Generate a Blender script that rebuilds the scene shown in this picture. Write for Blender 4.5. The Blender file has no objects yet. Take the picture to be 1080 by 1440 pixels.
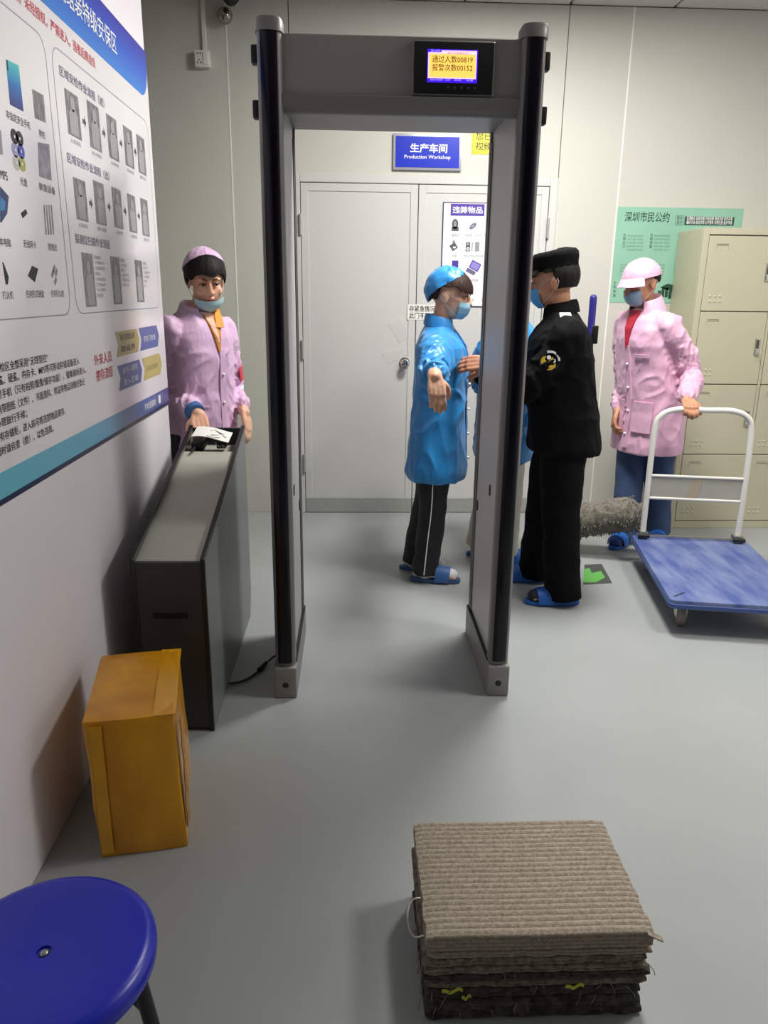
import bpy, bmesh, math, random
from mathutils import Vector, Matrix, noise
PI = math.pi
random.seed(7)
SC = bpy.context.scene
COL = SC.collection

# ------------------------------------------------------------------ camera
PITCH, ROLL, YAW, FPX, CAMH = math.radians(16.14), math.radians(.69), math.radians(2.45), 1066.0, 1.46
cf = Vector((math.sin(YAW)*math.cos(PITCH), math.cos(YAW)*math.cos(PITCH), -math.sin(PITCH)))
cr = Vector((math.cos(YAW), -math.sin(YAW), 0))
cu = cr.cross(cf)
CR = cr*math.cos(ROLL) + cu*math.sin(ROLL)
CU = CR.cross(cf)
CAM = Vector((0, 0, CAMH))
cd = bpy.data.cameras.new('camera')
cam = bpy.data.objects.new('camera', cd); COL.objects.link(cam)
m = Matrix((CR, CU, -cf)).transposed().to_4x4(); m.translation = CAM
cam.matrix_world = m
cd.sensor_fit = 'VERTICAL'; cd.sensor_height = 36; cd.lens = FPX/1440*36; cd.clip_start = .02
SC.camera = cam

def at(x, y, X=None, Y=None, Z=None):
    """photo pixel (1080x1440) -> point on the plane X=, Y= or Z= const"""
    d = cf + CR*((x-540)/FPX) - CU*((y-720)/FPX)
    t = X/d.x if X is not None else Y/d.y if Y is not None else (Z-CAMH)/d.z
    return CAM + d*t

# ------------------------------------------------------------------ world, light, exposure
w = bpy.data.worlds.new('world'); SC.world = w; w.use_nodes = True
w.node_tree.nodes['Background'].inputs[0].default_value = (.8, .85, 1, 1)
w.node_tree.nodes['Background'].inputs[1].default_value = .05
SC.view_settings.view_transform = 'Standard'; SC.view_settings.look = 'None'
SC.view_settings.gamma = 1; SC.view_settings.use_curve_mapping = False
SC.view_settings.exposure = 0.02
LAMPS = [((.96, 3.49), 84), ((2.2, 2.25), 38)]     # ceiling panel, then the added fill panel: positions and watts

# ------------------------------------------------------------------ materials
def lin(c):
    return tuple(((v/255)/12.92 if v/255 <= .04045 else ((v/255+.055)/1.055)**2.4) for v in c)
MATS = {}
def mat(name, rgb, rough=.5, metal=0, var=0, vscale=6, rgb2=None, bump=0, bscale=40, stretch=(1, 1, 1), emit=0, coat=0, sheen=0, alpha=1, spec=.5, detail=4, trans=0, bdist=.01):
    if name in MATS: return MATS[name]
    mt = bpy.data.materials.new(name); mt.use_nodes = True
    nt = mt.node_tree; N = nt.nodes; L = nt.links
    b = N['Principled BSDF']
    c = lin(rgb)
    b.inputs['Base Color'].default_value = (*c, 1)
    b.inputs['Roughness'].default_value = rough; b.inputs['Metallic'].default_value = metal
    b.inputs['Specular IOR Level'].default_value = spec
    if coat: b.inputs['Coat Weight'].default_value = coat; b.inputs['Coat Roughness'].default_value = .15
    if sheen: b.inputs['Sheen Weight'].default_value = sheen
    if alpha < 1: b.inputs['Alpha'].default_value = alpha
    if trans: b.inputs['Transmission Weight'].default_value = trans
    if emit:
        b.inputs['Emission Color'].default_value = (*c, 1); b.inputs['Emission Strength'].default_value = emit
    if var or bump:
        tc = N.new('ShaderNodeTexCoord'); mp = N.new('ShaderNodeMapping'); mp.inputs['Scale'].default_value = stretch
        L.new(tc.outputs['Object'], mp.inputs['Vector'])
    if var:
        nz = N.new('ShaderNodeTexNoise'); nz.inputs['Scale'].default_value = vscale; nz.inputs['Detail'].default_value = detail
        L.new(mp.outputs[0], nz.inputs['Vector'])
        rp = N.new('ShaderNodeValToRGB'); e = rp.color_ramp.elements
        c2 = lin(rgb2) if rgb2 else tuple(v*(1-var) for v in c)
        e[0].position = .35; e[0].color = (*c2, 1); e[1].position = .65; e[1].color = (*c, 1)
        L.new(nz.outputs['Fac'], rp.inputs[0]); L.new(rp.outputs[0], b.inputs['Base Color'])
    if bump:
        n2 = N.new('ShaderNodeTexNoise'); n2.inputs['Scale'].default_value = bscale; n2.inputs['Detail'].default_value = 5
        L.new(mp.outputs[0], n2.inputs['Vector'])
        bp = N.new('ShaderNodeBump'); bp.inputs['Strength'].default_value = bump; bp.inputs['Distance'].default_value = bdist
        L.new(n2.outputs['Fac'], bp.inputs['Height']); L.new(bp.outputs[0], b.inputs['Normal'])
    MATS[name] = mt
    return mt
def gradmat(name, stops, axis, lo, hi, rough=.3):
    """printed colour gradient along a world axis between two coordinates (object coordinates offset by the owner)"""
    mt = bpy.data.materials.new(name); mt.use_nodes = True
    nt = mt.node_tree; N = nt.nodes; L = nt.links; b = N['Principled BSDF']; b.inputs['Roughness'].default_value = rough
    g = N.new('ShaderNodeNewGeometry'); s = N.new('ShaderNodeSeparateXYZ'); L.new(g.outputs['Position'], s.inputs[0])
    mr = N.new('ShaderNodeMapRange'); mr.inputs[1].default_value = lo; mr.inputs[2].default_value = hi
    L.new(s.outputs['XYZ'.index(axis)], mr.inputs[0])
    rp = N.new('ShaderNodeValToRGB'); e = rp.color_ramp.elements
    while len(e) < len(stops): e.new(.5)
    for el, (p, c) in zip(e, stops): el.position = p; el.color = (*lin(c), 1)
    L.new(mr.outputs[0], rp.inputs[0]); L.new(rp.outputs[0], b.inputs['Base Color'])
    return mt

# ------------------------------------------------------------------ mesh builder
def frame(d):
    d = d.normalized(); a = Vector((0, 0, 1)) if abs(d.z) < .9 else Vector((0, 1, 0))
    u = d.cross(a).normalized(); return u, u.cross(d).normalized()
def catmull(P, k):
    if len(P) < 3: return [P[0].lerp(P[1], i/k) for i in range(k+1)]
    Q = [P[0]*2-P[1]] + list(P) + [P[-1]*2-P[-2]]; out = []
    for i in range(1, len(Q)-2):
        a, b, c, d = Q[i-1:i+3]
        for j in range(k):
            t = j/k
            out.append(.5*((2*b)+(c-a)*t+(2*a-5*b+4*c-d)*t*t+(3*b-a-3*c+d)*t**3))
    out.append(P[-1].copy()); return out
def interp(ts, vs, t):
    if t <= ts[0]: return vs[0]
    for i in range(len(ts)-1):
        if t <= ts[i+1]:
            f = (t-ts[i])/(ts[i+1]-ts[i]+1e-9); f = f*f*(3-2*f)*.5+f*.5
            return vs[i]*(1-f)+vs[i+1]*f
    return vs[-1]
class MB:
    def __init__(s): s.v = []; s.f = []
    def quadv(s, vs, fs):
        o = len(s.v); s.v += [Vector(p) for p in vs]; s.f += [tuple(i+o for i in f) for f in fs]; return s
    def box(s, x0, x1, y0, y1, z0, z1):
        return s.quadv([(x0,y0,z0),(x1,y0,z0),(x1,y1,z0),(x0,y1,z0),(x0,y0,z1),(x1,y0,z1),(x1,y1,z1),(x0,y1,z1)],
                       [(0,3,2,1),(4,5,6,7),(0,1,5,4),(1,2,6,5),(2,3,7,6),(3,0,4,7)])
    def obox(s, c, X, Y, Z):
        c, X, Y, Z = Vector(c), Vector(X), Vector(Y), Vector(Z)
        P = [c+X*a+Y*b+Z*d for d in (-1,1) for a, b in ((-1,-1),(1,-1),(1,1),(-1,1))]
        return s.quadv(P, [(0,3,2,1),(4,5,6,7),(0,1,5,4),(1,2,6,5),(2,3,7,6),(3,0,4,7)])
    def loft(s, rings, cap=True, close=True):
        n = len(rings[0]); o = len(s.v)
        for r in rings: s.v += [Vector(p) for p in r]
        for i in range(len(rings)-1):
            for j in range(n if close else n-1):
                k = (j+1) % n
                s.f.append((o+i*n+j, o+i*n+k, o+(i+1)*n+k, o+(i+1)*n+j))
        if cap:
            s.f.append(tuple(o+j for j in reversed(range(n)))); e = o+(len(rings)-1)*n
            s.f.append(tuple(e+j for j in range(n)))
        return s
    def limb(s, P, R, n=16, k=6, round=True, flat=None, wr=None):
        """tube through points P with radii R, rounded ends; wr=(amp,freq,seed) wrinkles"""
        P = [Vector(p) for p in P]
        C = catmull(P, k) if len(P) > 2 else [P[0].lerp(P[1], i/(k*2)) for i in range(k*2+1)]
        m = len(C)-1
        ts = [i/(len(R)-1) for i in range(len(R))]
        rad = [interp(ts, R, i/m) for i in range(m+1)]
        T = [(C[min(i+1, m)]-C[max(i-1, 0)]).normalized() for i in range(m+1)]
        u, vv = frame(T[0])
        if flat: u = (flat[0]-T[0]*flat[0].dot(T[0])).normalized(); vv = u.cross(T[0]).normalized()
        rings = []
        def ring(c, r, u, v, fl, t):
            out = []
            for j in range(n):
                a = 2*PI*j/n; q = 1
                if wr: q = 1+wr[0]*(noise.noise(Vector((t*wr[1]+.35*math.sin(a+wr[2]), math.cos(a)*.7+wr[2]*3.1, math.sin(a)*.7)))*1.6)
                out.append(c+u*(math.cos(a)*r*q)+v*(math.sin(a)*r*q*fl))
            return out
        fl = flat[1] if flat else 1
        for i in range(m+1):
            t = T[i]; u = (u-t*u.dot(t)).normalized(); v = u.cross(t).normalized()
            if i == 0 and round:
                for ph in (.35, .75, 1.15): rings.append(ring(C[0]-t*rad[0]*math.cos(ph)*min(1, fl+.2), rad[0]*math.sin(ph), u, v, fl, 0))
            rings.append(ring(C[i], rad[i], u, v, fl, i/m))
            if i == m and round:
                for ph in (1.15, .75, .35): rings.append(ring(C[m]+t*rad[m]*math.cos(ph)*min(1, fl+.2), rad[m]*math.sin(ph), u, v, fl, 1))
        return s.loft(rings)
    def ell(s, c, r, R=None, n=16, mth=10):
        c = Vector(c); rings = []
        for i in range(1, mth):
            th = PI*i/mth
            ring = []
            for j in range(n):
                a = 2*PI*j/n
                p = Vector((r[0]*math.sin(th)*math.cos(a), r[1]*math.sin(th)*math.sin(a), r[2]*math.cos(th)))
                ring.append(c+(R @ p if R else p))
            rings.append(ring)
        return s.loft(rings)
    def prism(s, pts, d):
        """closed outline (3D points) extruded by vector d"""
        d = Vector(d); return s.loft([[Vector(p) for p in pts], [Vector(p)+d for p in pts]])
    def sheet(s, grid, th=None):
        """open grid of points -> surface; with th it becomes a solid shell of that thickness"""
        nr, nc = len(grid), len(grid[0]); o = len(s.v)
        G = [[Vector(p) for p in r] for r in grid]
        for r in G: s.v += r
        for i in range(nr-1):
            for j in range(nc-1):
                s.f.append((o+i*nc+j, o+i*nc+j+1, o+(i+1)*nc+j+1, o+(i+1)*nc+j))
        if th:
            o2 = len(s.v)
            for i in range(nr):
                for j in range(nc):
                    a = G[min(i+1, nr-1)][j]-G[max(i-1, 0)][j]; b = G[i][min(j+1, nc-1)]-G[i][max(j-1, 0)]
                    nn = b.cross(a); nn = nn.normalized() if nn.length > 1e-9 else Vector((0, 0, 1))
                    s.v.append(G[i][j]-nn*th)
            for i in range(nr-1):
                for j in range(nc-1):
                    s.f.append((o2+i*nc+j, o2+(i+1)*nc+j, o2+(i+1)*nc+j+1, o2+i*nc+j+1))
            bd = [(0, j) for j in range(nc)]+[(i, nc-1) for i in range(1, nr)]+[(nr-1, j) for j in range(nc-2, -1, -1)]+[(i, 0) for i in range(nr-2, 0, -1)]
            for a, b in zip(bd, bd[1:]+bd[:1]):
                ia, ib = a[0]*nc+a[1], b[0]*nc+b[1]
                s.f.append((o+ib, o+ia, o2+ia, o2+ib))
        return s
    def xf(s, M):
        s.v = [M @ p for p in s.v]; return s
    def bevel(s, off, seg=2, ang=35):
        bm = s.bm(); es = [e for e in bm.edges if len(e.link_faces) == 2 and e.calc_face_angle(0) > math.radians(ang)]
        bmesh.ops.bevel(bm, geom=es, offset=off, segments=seg, affect='EDGES', profile=.6)
        bm.verts.index_update()
        s.v = [v.co.copy() for v in bm.verts]; s.f = [tuple(v.index for v in f.verts) for f in bm.faces]; bm.free(); return s
    def bm(s):
        bm = bmesh.new(); vs = [bm.verts.new(p) for p in s.v]
        for f in s.f:
            try: bm.faces.new([vs[i] for i in f])
            except ValueError: pass
        bmesh.ops.recalc_face_normals(bm, faces=bm.faces); return bm
    def mesh(s, name, inv=None, sharp=35):
        bm = s.bm()
        if inv: bmesh.ops.transform(bm, matrix=inv, verts=bm.verts)
        me = bpy.data.meshes.new(name); bm.to_mesh(me); bm.free()
        for p in me.polygons: p.use_smooth = True
        me.set_sharp_from_angle(angle=math.radians(sharp)); return me

ROOT = {}
def tag(o, label, cat=None, group=None, kind=None):
    if label: o['label'] = label
    if cat: o['category'] = cat
    if group: o['group'] = group
    if kind: o['kind'] = kind
    return o
def thing(name, label, cat, loc, group=None, rz=0):
    o = bpy.data.objects.new(name, None); COL.objects.link(o); o.empty_display_size = .1
    o.location = loc; o.rotation_euler = (0, 0, rz); ROOT[o] = Matrix.Translation(Vector(loc)) @ Matrix.Rotation(rz, 4, 'Z')
    return tag(o, label, cat, group)
def put(name, mb, mt, parent=None, sharp=35, label=None):
    """link a world-space builder as one mesh object, under parent when given"""
    M = ROOT.get(parent, Matrix())
    if parent is None and isinstance(mb, MB):
        xs = [p.x for p in mb.v]; ys = [p.y for p in mb.v]; zs = [p.z for p in mb.v]
        M = Matrix.Translation(((min(xs)+max(xs))/2, (min(ys)+max(ys))/2, min(zs)))
    me = mb.mesh(name, M.inverted(), sharp) if isinstance(mb, MB) else mb
    if not isinstance(mb, MB) and parent is not None: me.transform(M.inverted())
    o = bpy.data.objects.new(name, me); COL.objects.link(o)
    if mt is not None: me.materials.append(mt)
    if parent is not None: o.parent = parent
    else: o.matrix_world = M
    ROOT[o] = M
    if label: o['label'] = label
    return o
def struct(name, mb, mt, **k):
    o = put(name, mb, mt, **k); o['kind'] = 'structure'; return o
def inst(src, parent, loc, name=None):
    """copy of a piece sharing its mesh, loc in the parent's frame"""
    o = src.copy(); COL.objects.link(o); o.parent = parent; o.location = loc; ROOT[o] = ROOT.get(parent, Matrix())
    return o

# ------------------------------------------------------------------ text
_tc = bpy.data.curves.new('lettering', 'FONT'); _tc.resolution_u = 2
_to = bpy.data.objects.new('lettering', _tc); COL.objects.link(_to)
def text(body, org, ux, uy, w, h, mt, parent, bold=0, name='lettering', lift=.0006, pad=None):
    """flat lettering fitted to a w x h box; org is the lower-left corner, ux/uy unit directions"""
    _tc.body = body; _tc.offset = bold
    dg = bpy.context.evaluated_depsgraph_get()
    me = bpy.data.meshes.new_from_object(_to.evaluated_get(dg), depsgraph=dg)
    me.materials.clear()
    xs = [v.co.x for v in me.vertices]; ys = [v.co.y for v in me.vertices]
    x0, x1, y0, y1 = min(xs), max(xs), min(ys), max(ys)
    org, ux, uy = Vector(org), Vector(ux), Vector(uy); n = ux.cross(uy).normalized()
    for v in me.vertices:
        v.co = org+ux*((v.co.x-x0)/(x1-x0)*w)+uy*((v.co.y-y0)/(y1-y0)*h)+n*lift
    return put(name, me, mt, parent)
def flat(mt, parent, pts, name, n=None, th=.0004):
    """thin printed patch from an outline"""
    pts = [Vector(p) for p in pts]; nn = Vector(n)
    return put(name, MB().prism([p for p in pts], nn*th), mt, parent)

def remesh(mb, voxel, smooth=3, disp=None):
    """union of overlapping closed shells into one continuous surface (world space mesh)"""
    me = mb.mesh('tmp'); o = bpy.data.objects.new('tmp', me); COL.objects.link(o)
    r = o.modifiers.new('r', 'REMESH'); r.mode = 'VOXEL'; r.voxel_size = voxel; r.adaptivity = 0
    if smooth:
        sm = o.modifiers.new('s', 'SMOOTH'); sm.factor = .5; sm.iterations = smooth
    dg = bpy.context.evaluated_depsgraph_get()
    out = bpy.data.meshes.new_from_object(o.evaluated_get(dg), depsgraph=dg)
    bpy.data.objects.remove(o); bpy.data.meshes.remove(me)
    if disp:
        ns = [v.normal.copy() for v in out.vertices]
        for v, nn in zip(out.vertices, ns): v.co += nn*disp(v.co, nn)
    out.materials.clear()
    for p in out.polygons: p.use_smooth = True
    return out

# ================================================================== SETTING
YB, XL, ZC = 5.04, -.815, 3.09            # back wall, left wall, ceiling height
XR, XREC, YF = 3.35, -2.5, -5.2
M_wall = mat('white_wall_panel', (204, 203, 193), .45, var=.04, vscale=1.5)
M_lwall = mat('white_painted_wall', (238, 234, 238), .5, var=.05, vscale=2)
M_seal = mat('white_sealant', (245, 245, 238), .4)
M_floor = mat('grey_epoxy_floor', (160, 164, 163), .36, var=.07, vscale=2.2, bump=.02, bscale=14, spec=.3)
M_tile = mat('white_ceiling_tile', (205, 203, 196), .7, var=.05, vscale=3)
M_dark = mat('dark_void', (60, 60, 58), .8)
M_alu = mat('satin_aluminium', (190, 191, 188), .38, metal=.6)
M_door = mat('white_door_enamel', (206, 206, 202), .38)

struct('floor', MB().box(XREC-.1, XR+.1, YF-.1, YB+.1, -.1, 0), M_floor)
# ceiling: slab with a grid of lay-in tiles
ceil = struct('ceiling', MB().box(XREC-.1, XR+.1, YF-.1, YB+.1, ZC+.03, ZC+.13), M_dark)
PT = .62
tx = [(-2.76+PT*i) for i in range(0, 10)]       # tile centres
ty = [YB-.31-PT*i for i in range(0, 17)]
lampcells = []
for (lx, ly), p in LAMPS:
    lampcells.append((min(range(len(tx)), key=lambda i: abs(tx[i]-lx)), min(range(len(ty)), key=lambda i: abs(ty[i]-ly)), p))
cells = {(a, b) for a, b, p in lampcells}
tile0 = None
for i, x in enumerate(tx):
    for j, y in enumerate(ty):
        if (i, j) in cells: continue
        if x-.31 < XREC-.7 or y-.31 < YF-.5: continue
        off = ROOT[ceil].translation
        if tile0 is None:
            me = MB().box(-.304, .304, -.304, .304, 0, .025).bevel(.004, 1).mesh('ceiling_tile'); me.materials.append(M_tile)
            tile0 = bpy.data.objects.new('ceiling_tile', me); COL.objects.link(tile0); tile0.parent = ceil
            tile0.location = Vector((x, y, ZC))-off; ROOT[tile0] = ROOT[ceil]
        else:
            inst(tile0, ceil, Vector((x, y, ZC))-off)
# back wall made of sandwich panels, with the opening of the double door
XS1, XS2 = -.735, 1.655
DX0, DX1, DZ = -.375, 1.272, 2.155
bw = struct('wall_back', MB().box(XREC-.1, XR+.1, YB+.05, YB+.15, 0, ZC+.03), M_wall)
def panel(x0, x1, z0, z1):
    put('wall_panel', MB().box(x0+.002, x1-.002, YB, YB+.05, z0, z1).bevel(.002, 1), M_wall, bw)
for a, b in ((XREC, -1.75), (-1.75, XS1)): panel(a, b, 0, ZC)
panel(XS1, DX0, 0, ZC); panel(DX0, DX1, DZ, ZC); panel(DX1, XS2, 0, ZC); panel(XS2, 2.67, 0, ZC); panel(2.67, XR, 0, ZC)
for x in (-1.75, XS1, XS2, 2.67):
    put('panel_seam', MB().box(x-.004, x+.004, YB-.002, YB+.01, 0, ZC), M_seal, bw)
struct('wall_left', MB().box(XL-.1, XL, YF, 3.385, 0, ZC).bevel(.004, 1), M_lwall)
struct('wall_recess', MB().box(XREC-.1, XREC, YF, YB, 0, ZC), M_wall)
struct('wall_right', MB().box(XR, XR+.1, YF, YB, 0, ZC), M_lwall)
struct('wall_front', MB().box(XREC, XR, YF-.1, YF, 0, ZC), mat('grey_front_wall', (120, 120, 118), .6))

# double door
door = thing('door_1', 'white double door with aluminium frame and grey kick plates in back wall', None, ((DX0+DX1)/2, YB, 0)); door['kind'] = 'structure'
fr = MB().box(DX0, DX0+.05, YB-.012, YB+.05, 0, DZ).box(DX1-.05, DX1, YB-.012, YB+.05, 0, DZ).box(DX0+.05, DX1-.05, YB-.012, YB+.05, DZ-.05, DZ)
put('door_frame', fr.bevel(.003, 1), M_door, door)
MX = .405
for nm, (a, b) in (('l', (DX0+.054, MX-.003)), ('r', (MX+.003, DX1-.054))):
    lf = put('door_leaf', MB().box(a, b, YB-.004, YB+.045, .012, DZ-.054).bevel(.002, 1), M_door, door)
    st = MB()
    for q in ((a, a+.045, .012, DZ-.054), (b-.045, b, .012, DZ-.054), (a+.045, b-.045, DZ-.1, DZ-.054)):
        st.box(q[0], q[1], YB-.009, YB-.004, q[2], q[3])
    put('leaf_rim', st.bevel(.0015, 1), M_door, lf)
    put('kick_plate', MB().box(a, b, YB-.012, YB-.009, .004, .105).bevel(.001, 1), mat('brushed_kick_plate', (176, 177, 174), .5, metal=.3, var=.1, vscale=20, stretch=(1, 1, 6)), lf)
    for hz in (.35, 1.1, 1.86):
        hx = a-.004 if nm == 'l' else b+.004
        put('hinge', MB().limb([(hx, YB-.02, hz-.06), (hx, YB-.02, hz+.06)], [.009, .009], n=10, round=False), M_alu, lf)
    if nm == 'l':
        c = Vector((.338, YB, 1.02)); kn = MB()
        prof = [(.034, -.009), (.034, -.014), (.014, -.018), (.012, -.035), (.024, -.042), (.029, -.055), (.026, -.066), (.012, -.072)]
        kn.loft([[c+Vector((math.cos(t)*r, y, math.sin(t)*r)) for t in [2*PI*k/20 for k in range(20)]] for r, y in prof])
        put('door_knob', kn, mat('chrome', (215, 213, 205), .12, metal=1), lf, label='round chrome knob')
put('gasket', MB().box(MX-.003, MX+.003, YB+.0, YB+.02, .01, DZ-.054), mat('grey_gasket', (120, 120, 118), .7), door)

# the room's ceiling panel, and an unseen second panel added as fill light
M_diff = mat('lamp_diffuser', (255, 252, 244), .4, emit=6)
for k, (i, j, p) in enumerate(lampcells):
    x, y = tx[i], ty[j]
    t = thing('ceiling_light', ('square LED ceiling panel above the guard' if k == 0 else 'added square fill panel in ceiling over the open floor beside the trolley'), 'ceiling light', (x, y, ZC))
    put('lamp_frame', MB().box(x-.3, x+.3, y-.3, y-.275, ZC-.006, ZC+.02).box(x-.3, x+.3, y+.275, y+.3, ZC-.006, ZC+.02).box(x-.3, x-.275, y-.275, y+.275, ZC-.006, ZC+.02).box(x+.275, x+.3, y-.275, y+.275, ZC-.006, ZC+.02).bevel(.002, 1), M_alu, t)
    put('diffuser', MB().box(x-.275, x+.275, y-.275, y+.275, ZC+.002, ZC+.012), M_diff, t)
    ld = bpy.data.lights.new('panel_light', 'AREA'); ld.shape = 'SQUARE'; ld.size = .54; ld.energy = p; ld.color = (1, .975, .93)
    lo = bpy.data.objects.new('panel_light', ld); COL.objects.link(lo); lo.location = (0, 0, -.002); lo.parent = t

# ================================================================== METAL DETECTOR
DN, DF, DH = 2.545, 3.10, 2.235
LX0, LX1, RX0, RX1 = -.287, -.212, .508, .583
M_dg = mat('grey_detector_panel', (192, 191, 193), .42, var=.04, vscale=2)
M_dg2 = mat('grey_detector_frame', (118, 116, 114), .4)
M_strip = mat('black_violet_glass', (12, 8, 20), .16, spec=.35)
M_foot = mat('grey_moulded_plastic', (142, 141, 138), .5, var=.08, vscale=20)
M_blk = mat('black_rubber', (18, 18, 19), .5)
det = thing('metal_detector', 'grey walk-through metal detector with black column strips and lit counter display', 'metal detector', ((LX0+RX1)/2, DN+.28, 0))
for sgn, x0, x1 in ((-1, LX0, LX1), (1, RX0, RX1)):
    pb = MB().box(x0+.008, x1-.008, DN+.03, DF-.03, .02, DH-.09)
    pn = put('side_panel', pb.bevel(.003, 1), M_dg, det)
    inn = x1-.008 if sgn < 0 else x0+.008         # inner face
    sg = 1 if sgn < 0 else -1
    for y in (DN+.055, DF-.06):                   # vertical mouldings on the inner face
        put('moulding', MB().box(min(inn, inn+sg*.006), max(inn, inn+sg*.006), y-.008, y+.008, .14, DH-.24).bevel(.002, 1), M_dg2, pn)
    for z, y in ((.62, DF-.1), (.75, DN+.2)):
        pl = MB(); cc = Vector((inn, y, z))
        pl.loft([[cc+Vector((sg*dx, math.cos(a)*.012, math.sin(a)*.022)) for a in [2*PI*q/14 for q in range(14)]] for dx in (-.002, .003)])
        put('sensor_plug', pl, M_blk, pn)
    for y0, front in ((DN, True), (DF, False)):   # rounded column at each end
        cx = (x0+x1)/2; hw = (x1-x0)/2; prof = []
        dirn = 1 if front else -1
        for k in range(13):
            a = PI*k/12; prof.append((cx-hw*math.cos(a)*1.0, y0+dirn*(.028-.028*math.sin(a)**.7 if True else 0)))
        prof += [(x1, y0+dirn*.05), (x0, y0+dirn*.05)]
        cl = put('column', MB().loft([[(x, y, z) for x, y in prof] for z in (.13, DH-.035)]), M_dg2, det)
        # dark glossy strip let into the column front
        rs = []
        for z in (.142, DH-.03):
            ring = [(cx+hw*.78*math.sin(t), y0+dirn*(.012-.018*math.cos(t)**.8), z) for t in [(-1+2*q/10)*1.05 for q in range(11)]]
            ring += [(cx+hw*.6, y0+dirn*.03, z), (cx-hw*.6, y0+dirn*.03, z)]
            rs.append(ring)
        put('light_strip', MB().loft(rs), M_strip, cl)
        # cap on top
        cp = [(cx-(hw+.004)*math.cos(PI*k/12), y0+dirn*(.025-.035*math.sin(PI*k/12)**.7)) for k in range(13)]+[(x1+.004, y0+dirn*.06), (x0-.004, y0+dirn*.06)]
        rings = [[(x, y, DH-.038) for x, y in cp], [(x, y, DH-.008) for x, y in cp], [(cx+(x-cx)*.88, y0+dirn*.03+(y-y0-dirn*.03)*.88, DH) for x, y in cp]]
        put('column_cap', MB().loft(rings), M_dg2, cl)
        if front:
            xo = x0 if sgn < 0 else x1
            for z in (2.145, 1.995):
                put('clip', MB().obox((xo+sgn*.009, y0+.055, z), (.011, 0, 0), (0, .018, 0), (0, 0, .026)).bevel(.006, 2), M_blk, cl)
    # moulded foot along the whole panel
    ft = []
    ol = [(DN-.008, 0), (DF+.008, 0), (DF+.008, .125), (DF-.03, .135), (DN+.07, .135), (DN+.02, .13), (DN-.008, .125)]
    f = MB().loft([[(x, y, z) for y, z in ol] for x in (x0-.004, x1+.004)]).bevel(.009, 3)
    fo = put('foot', f, M_foot, det)
    fp = Vector(((x0+x1)/2, DN-.008, .055))
    put('bolt_hole', MB().loft([[fp+Vector((math.cos(a)*r, dy, math.sin(a)*r)) for a in [2*PI*q/16 for q in range(16)]] for r, dy in ((.0115, .004), (.0115, -.0015), (.009, -.002), (.008, -.0012))]), M_blk, fo)
    put('seam_line', MB().box(min(inn, inn+sg*.013), max(inn, inn+sg*.013), DN+.03, DF-.01, .134, .139), M_blk, fo)
BZ0, BZ1 = 2.03, 2.2
bm_ = put('crossbeam', MB().box(LX1-.01, RX0+.01, DN+.03, DF-.03, BZ0, BZ1).bevel(.003, 1), mat('dark_grey_crossbeam', (140, 137, 132), .45, var=.05, vscale=3), det)
lip = [(DN+.012, BZ0+.004), (DN+.03, BZ0+.004), (DN+.06, BZ0-.002), (DN+.06, BZ0-.044), (DN+.035, BZ0-.044), (DN+.018, BZ0-.03)]
put('beam_lip', MB().loft([[(x, y, z) for y, z in lip] for x in (LX1-.004, RX0+.004)]).bevel(.002, 1), M_dg2, bm_)
# counter display
S0, S1 = at(583, 56, Y=DN+.012), at(692, 133, Y=DN+.012)
dx0, dx1, dz1, dz0 = S0.x, S1.x, S0.z-.002, S1.z
dy = DN+.012
dsp = put('display', MB().box(dx0, dx1, dy, dy+.022, dz0, dz1).bevel(.004, 2), mat('black_display_bezel', (26, 25, 27), .3), det)
put('display_rim', MB().box(dx0-.005, dx1+.005, dy+.006, dy+.021, dz0-.005, dz1+.005).bevel(.003, 1), M_dg2, dsp)
W_, H_ = dx1-dx0, dz1-dz0
def SP(u, v): return (dx0+W_*u, dy-.0004, dz0+H_*v)
M_blu = mat('screen_indigo', (60, 20, 215), .3, emit=1.1)
M_yel = mat('screen_yellow', (255, 206, 96), .3, emit=1.0)
M_pnk = mat('screen_glow_edge', (255, 205, 215), .3, emit=.9)
M_txt = mat('screen_text', (96, 70, 22), .4, emit=.25)
M_lav = mat('screen_lavender_text', (190, 180, 255), .4, emit=.9)
def srect(n, mt, u0, u1, v0, v1, lift=0):
    return put(n, MB().box(dx0+W_*u0, dx1-W_*(1-u1), dy-.0005-lift, dy-lift+.0005, dz0+H_*v0, dz0+H_*v1), mt, dsp)
srect('screen', M_blu, .165, .80, .21, .85)
srect('screen_window', M_pnk, .175, .785, .29, .79, .0006); srect('screen_window', M_pnk, .34, .785, .78, .83, .0006)
srect('screen_field', M_yel, .195, .77, .315, .755, .0012)
ux, uz = (1, 0, 0), (0, 0, 1)
def st(body, u, v, w_, h_, mt=M_txt, b=0): text(body, (dx0+W_*u, dy-.0018, dz0+H_*v), ux, uz, W_*w_, H_*h_, mt, dsp, b)
st('通过人数00819', .225, .59, .51, .135, b=.006); st('报警次数00152', .225, .43, .51, .135, b=.006)
st('ZK-6022', .205, .795, .12, .04, M_lav); st('通过式金属探测门', .41, .755, .3, .04)
st('2021/03/07', .2, .245, .17, .035, M_lav); st('16:07', .4, .245, .06, .035, M_lav); st('关机', .51, .245, .09, .035, M_lav); st('设置', .66, .245, .09, .035, M_lav)
for k in range(5):
    put('button', MB().box(dx0+W_*(.42+k*.085), dx0+W_*(.45+k*.085), dy-.0008, dy+.002, dz0+H_*.1, dz0+H_*.14), mat('bezel_print', (70, 68, 74), .5), dsp)
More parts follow.
